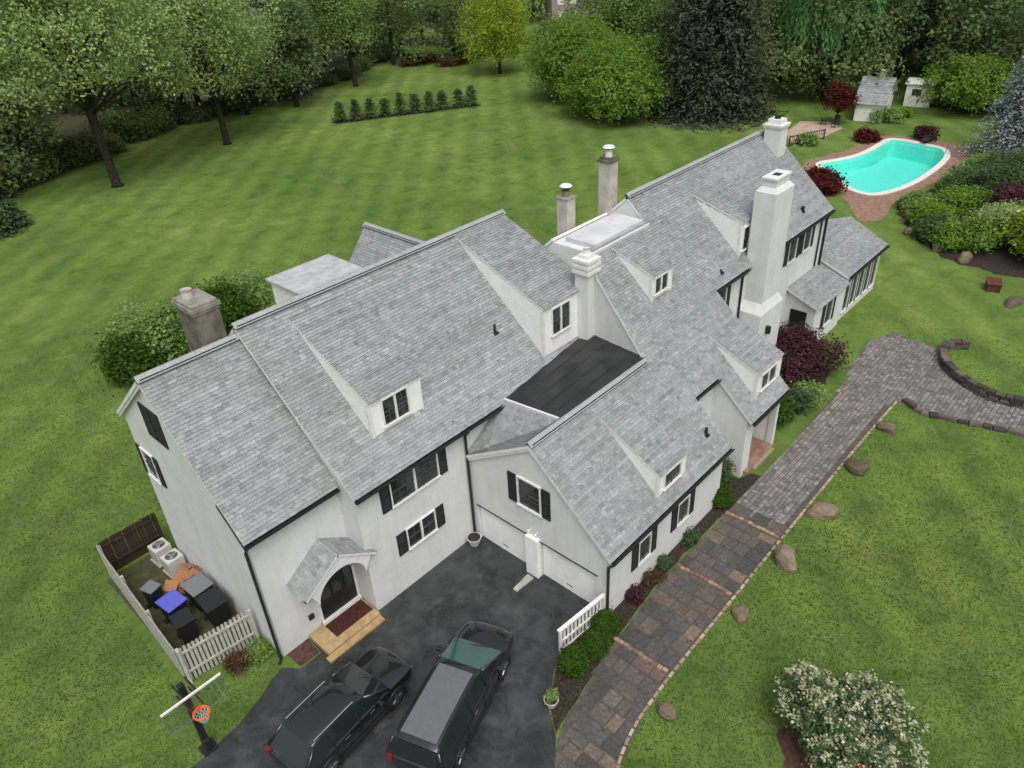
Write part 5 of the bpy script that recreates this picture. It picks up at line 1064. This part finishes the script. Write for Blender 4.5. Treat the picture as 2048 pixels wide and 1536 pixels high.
# --- woods: a belt of trees and undergrowth closing the view
def forest():
    R=np.random.default_rng(77); Vs=[];Fs=[];Ts=[];off=0; tr=MB()
    spots=[]
    # px base positions along the wood's edge, then deeper rows
    edge=[(-60,420),(40,360),(110,330),(300,262),(370,240),(640,176),(760,100),(820,92),(870,84),(1350,120),(1480,110),(1560,130),(1620,150),(1700,130),(1820,140),(1880,150),(1960,150),(2040,170),(2100,230)]
    for i,(px,py) in enumerate(edge):
        g_=G(px,py); spots.append((g_[0]+R.normal(0,2),g_[1]+R.normal(0,2),R.uniform(13,20) ,R.uniform(4.2,6.2),i))
    def keep(x,y):
        if abs((x-132)*.75-(y-96)*.66)<0: return False
        d=math.hypot(x-CAM[0],y-CAM[1]); a=math.degrees(math.atan2(y-CAM[1],x-CAM[0])); 
        if 104<d<170 and 37<a<43: return False           # clearing with the far house
        if d<128 and 37<a<56: return False               # far lawn stays open
        return True
    for row,(d0,n) in enumerate(((112,34),(132,36),(155,38),(190,44),(240,46))):
        for k in range(n):
            a=math.radians(-8+112*(k+R.uniform(-.4,.4))/n); d=d0*R.uniform(.93,1.08); x=CAM[0]+d*math.cos(a); y=CAM[1]+d*math.sin(a)
            if row==0 and (math.degrees(a)<14 and d<105): continue
            if keep(x,y): spots.append((x,y,R.uniform(14,23),R.uniform(4.8,7.5),k))
    for (x,y,h,cr,k) in spots:
        lob=[]
        for i in range(6):
            a=R.uniform(0,6.28); f=R.uniform(.2,.7); lob.append((x+math.cos(a)*cr*f,y+math.sin(a)*cr*f,h*R.uniform(.18,.8),cr*R.uniform(.45,.65),cr*R.uniform(.45,.65),h*R.uniform(.14,.24)))
        far=math.hypot(x,y)>170
        P,out,tone,cc=crown_pts(lob,95 if far else 190,18 if far else 26,.85,R,.7,.7,-.9); P[:,2]=np.maximum(P[:,2],.1)
        V,F=leaf_quads(P,out*.6+np.array([0,0,.75])+R.normal(0,.55,P.shape),.62 if far else .4,1.2,R); Vs.append(V);Fs.append(F+off);off+=len(V); sh_=R.normal(0,.16); Ts.append(np.clip(tone+sh_,0,1)); tr.tube([(x,y,-.05),(x+R.normal(0,.3),y,h*.4),(x,y,h*.75)],[.4,.28,.1],6)
    o=np_mesh('woodland',np.concatenate(Vs),np.concatenate(Fs),np.concatenate(Ts),'leaf_wood'); tag(o,'dense green woodland closing the view behind the lawn','woodland',kind='stuff'); t_=tr.build('trunks','bark',o); t_['kind']='stuff'
    # undergrowth along the edge
    Vs=[];Fs=[];Ts=[];off=0
    us=[]
    for (px0,py0,px1,py1,n) in ((-60,420,330,262,26),(330,262,690,165,22),(690,165,800,110,8),(1060,95,1130,60,5),(1560,160,1640,170,5),(1850,215,2060,160,10)):
        for k in range(n):
            f=(k+R.uniform(-.3,.3))/n; g_=G(px0+(px1-px0)*f,py0+(py1-py0)*f-R.uniform(0,14)); us.append((g_[0],g_[1],R.uniform(1.2,2.4),R.uniform(1.2,3.2)))
    for (x,y,r_,h) in us:
        P,out,tone,cc=crown_pts([(x,y,h*.45,r_,r_,h*.5)],70,22,.4,R,.6,.8,-.5); P[:,2]=np.maximum(P[:,2],.05); V,F=leaf_quads(P,out*.5+np.array([0,0,.8])+R.normal(0,.5,P.shape),.24,1.2,R); Vs.append(V);Fs.append(F+off);off+=len(V); Ts.append(np.clip(tone*.8+R.normal(0,.2),0,1))
    o=np_mesh('undergrowth',np.concatenate(Vs),np.concatenate(Fs),np.concatenate(Ts),'leaf_under'); tag(o,'tangled undergrowth along the edge of the woodland','undergrowth',kind='stuff')
leafmat('leaf_wood',(.09,.155,.065),(.175,.265,.105),(.27,.36,.145)); leafmat('leaf_under',(.07,.11,.04),(.14,.19,.07),(.25,.27,.12))
forest()
gw=[G(px,py) for px,py in ((-120,430),(60,352),(330,258),(560,186),(690,163),(770,118),(700,60),(300,90),(-100,150))]
sheet('woodland_floor',[(p[0],p[1]) for p in gw],.006,'moss',jit=.4)['label']='dark leaf litter under the woodland edge'

def tufts():
    R=np.random.default_rng(5); n=520000; P=np.column_stack([R.uniform(-16,40,n),R.uniform(-24,34,n)])
    dcam=np.hypot(P[:,0]-CAM[0],P[:,1]-CAM[1]); P=P[R.uniform(0,1,n)<np.clip((26/np.maximum(dcam,12))**2,.05,1)]
    q=(np.column_stack([P,np.zeros(len(P))])-CAM)@CR.T; u=q[:,0]/q[:,2]*F+1024; v=q[:,1]/q[:,2]*F+768; P=P[(u>-150)&(u<2200)&(v>200)&(v<1700)]
    ok=np.ones(len(P),bool); x,y=P[:,0],P[:,1]
    ok&=~((x>-.4)&(x<44)&(y>-8.9)&(y<9.9)&(x<37)); ok&=~((x>36)&(x<43)&(y>-5.6)&(y<0)); ok&=~((x>-3.1)&(x<.1)&(y>1)&(y<9.6))
    for poly in (DRIVE,WALK,[(7.6,-15.6),(8.7,-14.9),(9.8,-15.2),(10.6,-16.4),(10.4,-18.4),(8,-20),(6.2,-17.6)]):
        A=np.array(poly); ins=np.zeros(len(P),bool)
        for i in range(len(A)):
            x1,y1=A[i]; x2,y2=A[(i+1)%len(A)]; c=((y1>y)!=(y2>y)); xi=(x2-x1)*(y-y1)/((y2-y1) if y2!=y1 else 1e-9)+x1; ins^=c&(x<xi)
        ok&=~ins
    P=P[ok]; n=len(P); a=R.uniform(0,6.28,n); h=R.uniform(.035,.09,n); w_=R.uniform(.012,.03,n); d=np.column_stack([np.cos(a),np.sin(a)]); le=np.column_stack([R.normal(0,.05,n),R.normal(0,.05,n)])
    B=np.column_stack([P-d*w_[:,None],np.zeros(n)]); Cc=np.column_stack([P+d*w_[:,None],np.zeros(n)]); T=np.column_stack([P+le,h]); V=np.stack([B,Cc,T],1).reshape(-1,3)
    cl=np.sin(P[:,0]*1.9+np.sin(P[:,1]*1.3)*2)*np.sin(P[:,1]*2.3+np.sin(P[:,0]*.9)*2); o=np_mesh('grass',V,np.arange(3*n).reshape(n,3),np.clip(R.normal(.45,.2,n)+.22*cl+.2*np.sin(P[:,0]*.55+2*np.sin(P[:,1]*.31))*np.sin(P[:,1]*.47+1.5*np.sin(P[:,0]*.4)),0,1),'grassblade'); tag(o,'short grass blades standing up from the near lawn','grass',kind='stuff')
tufts()
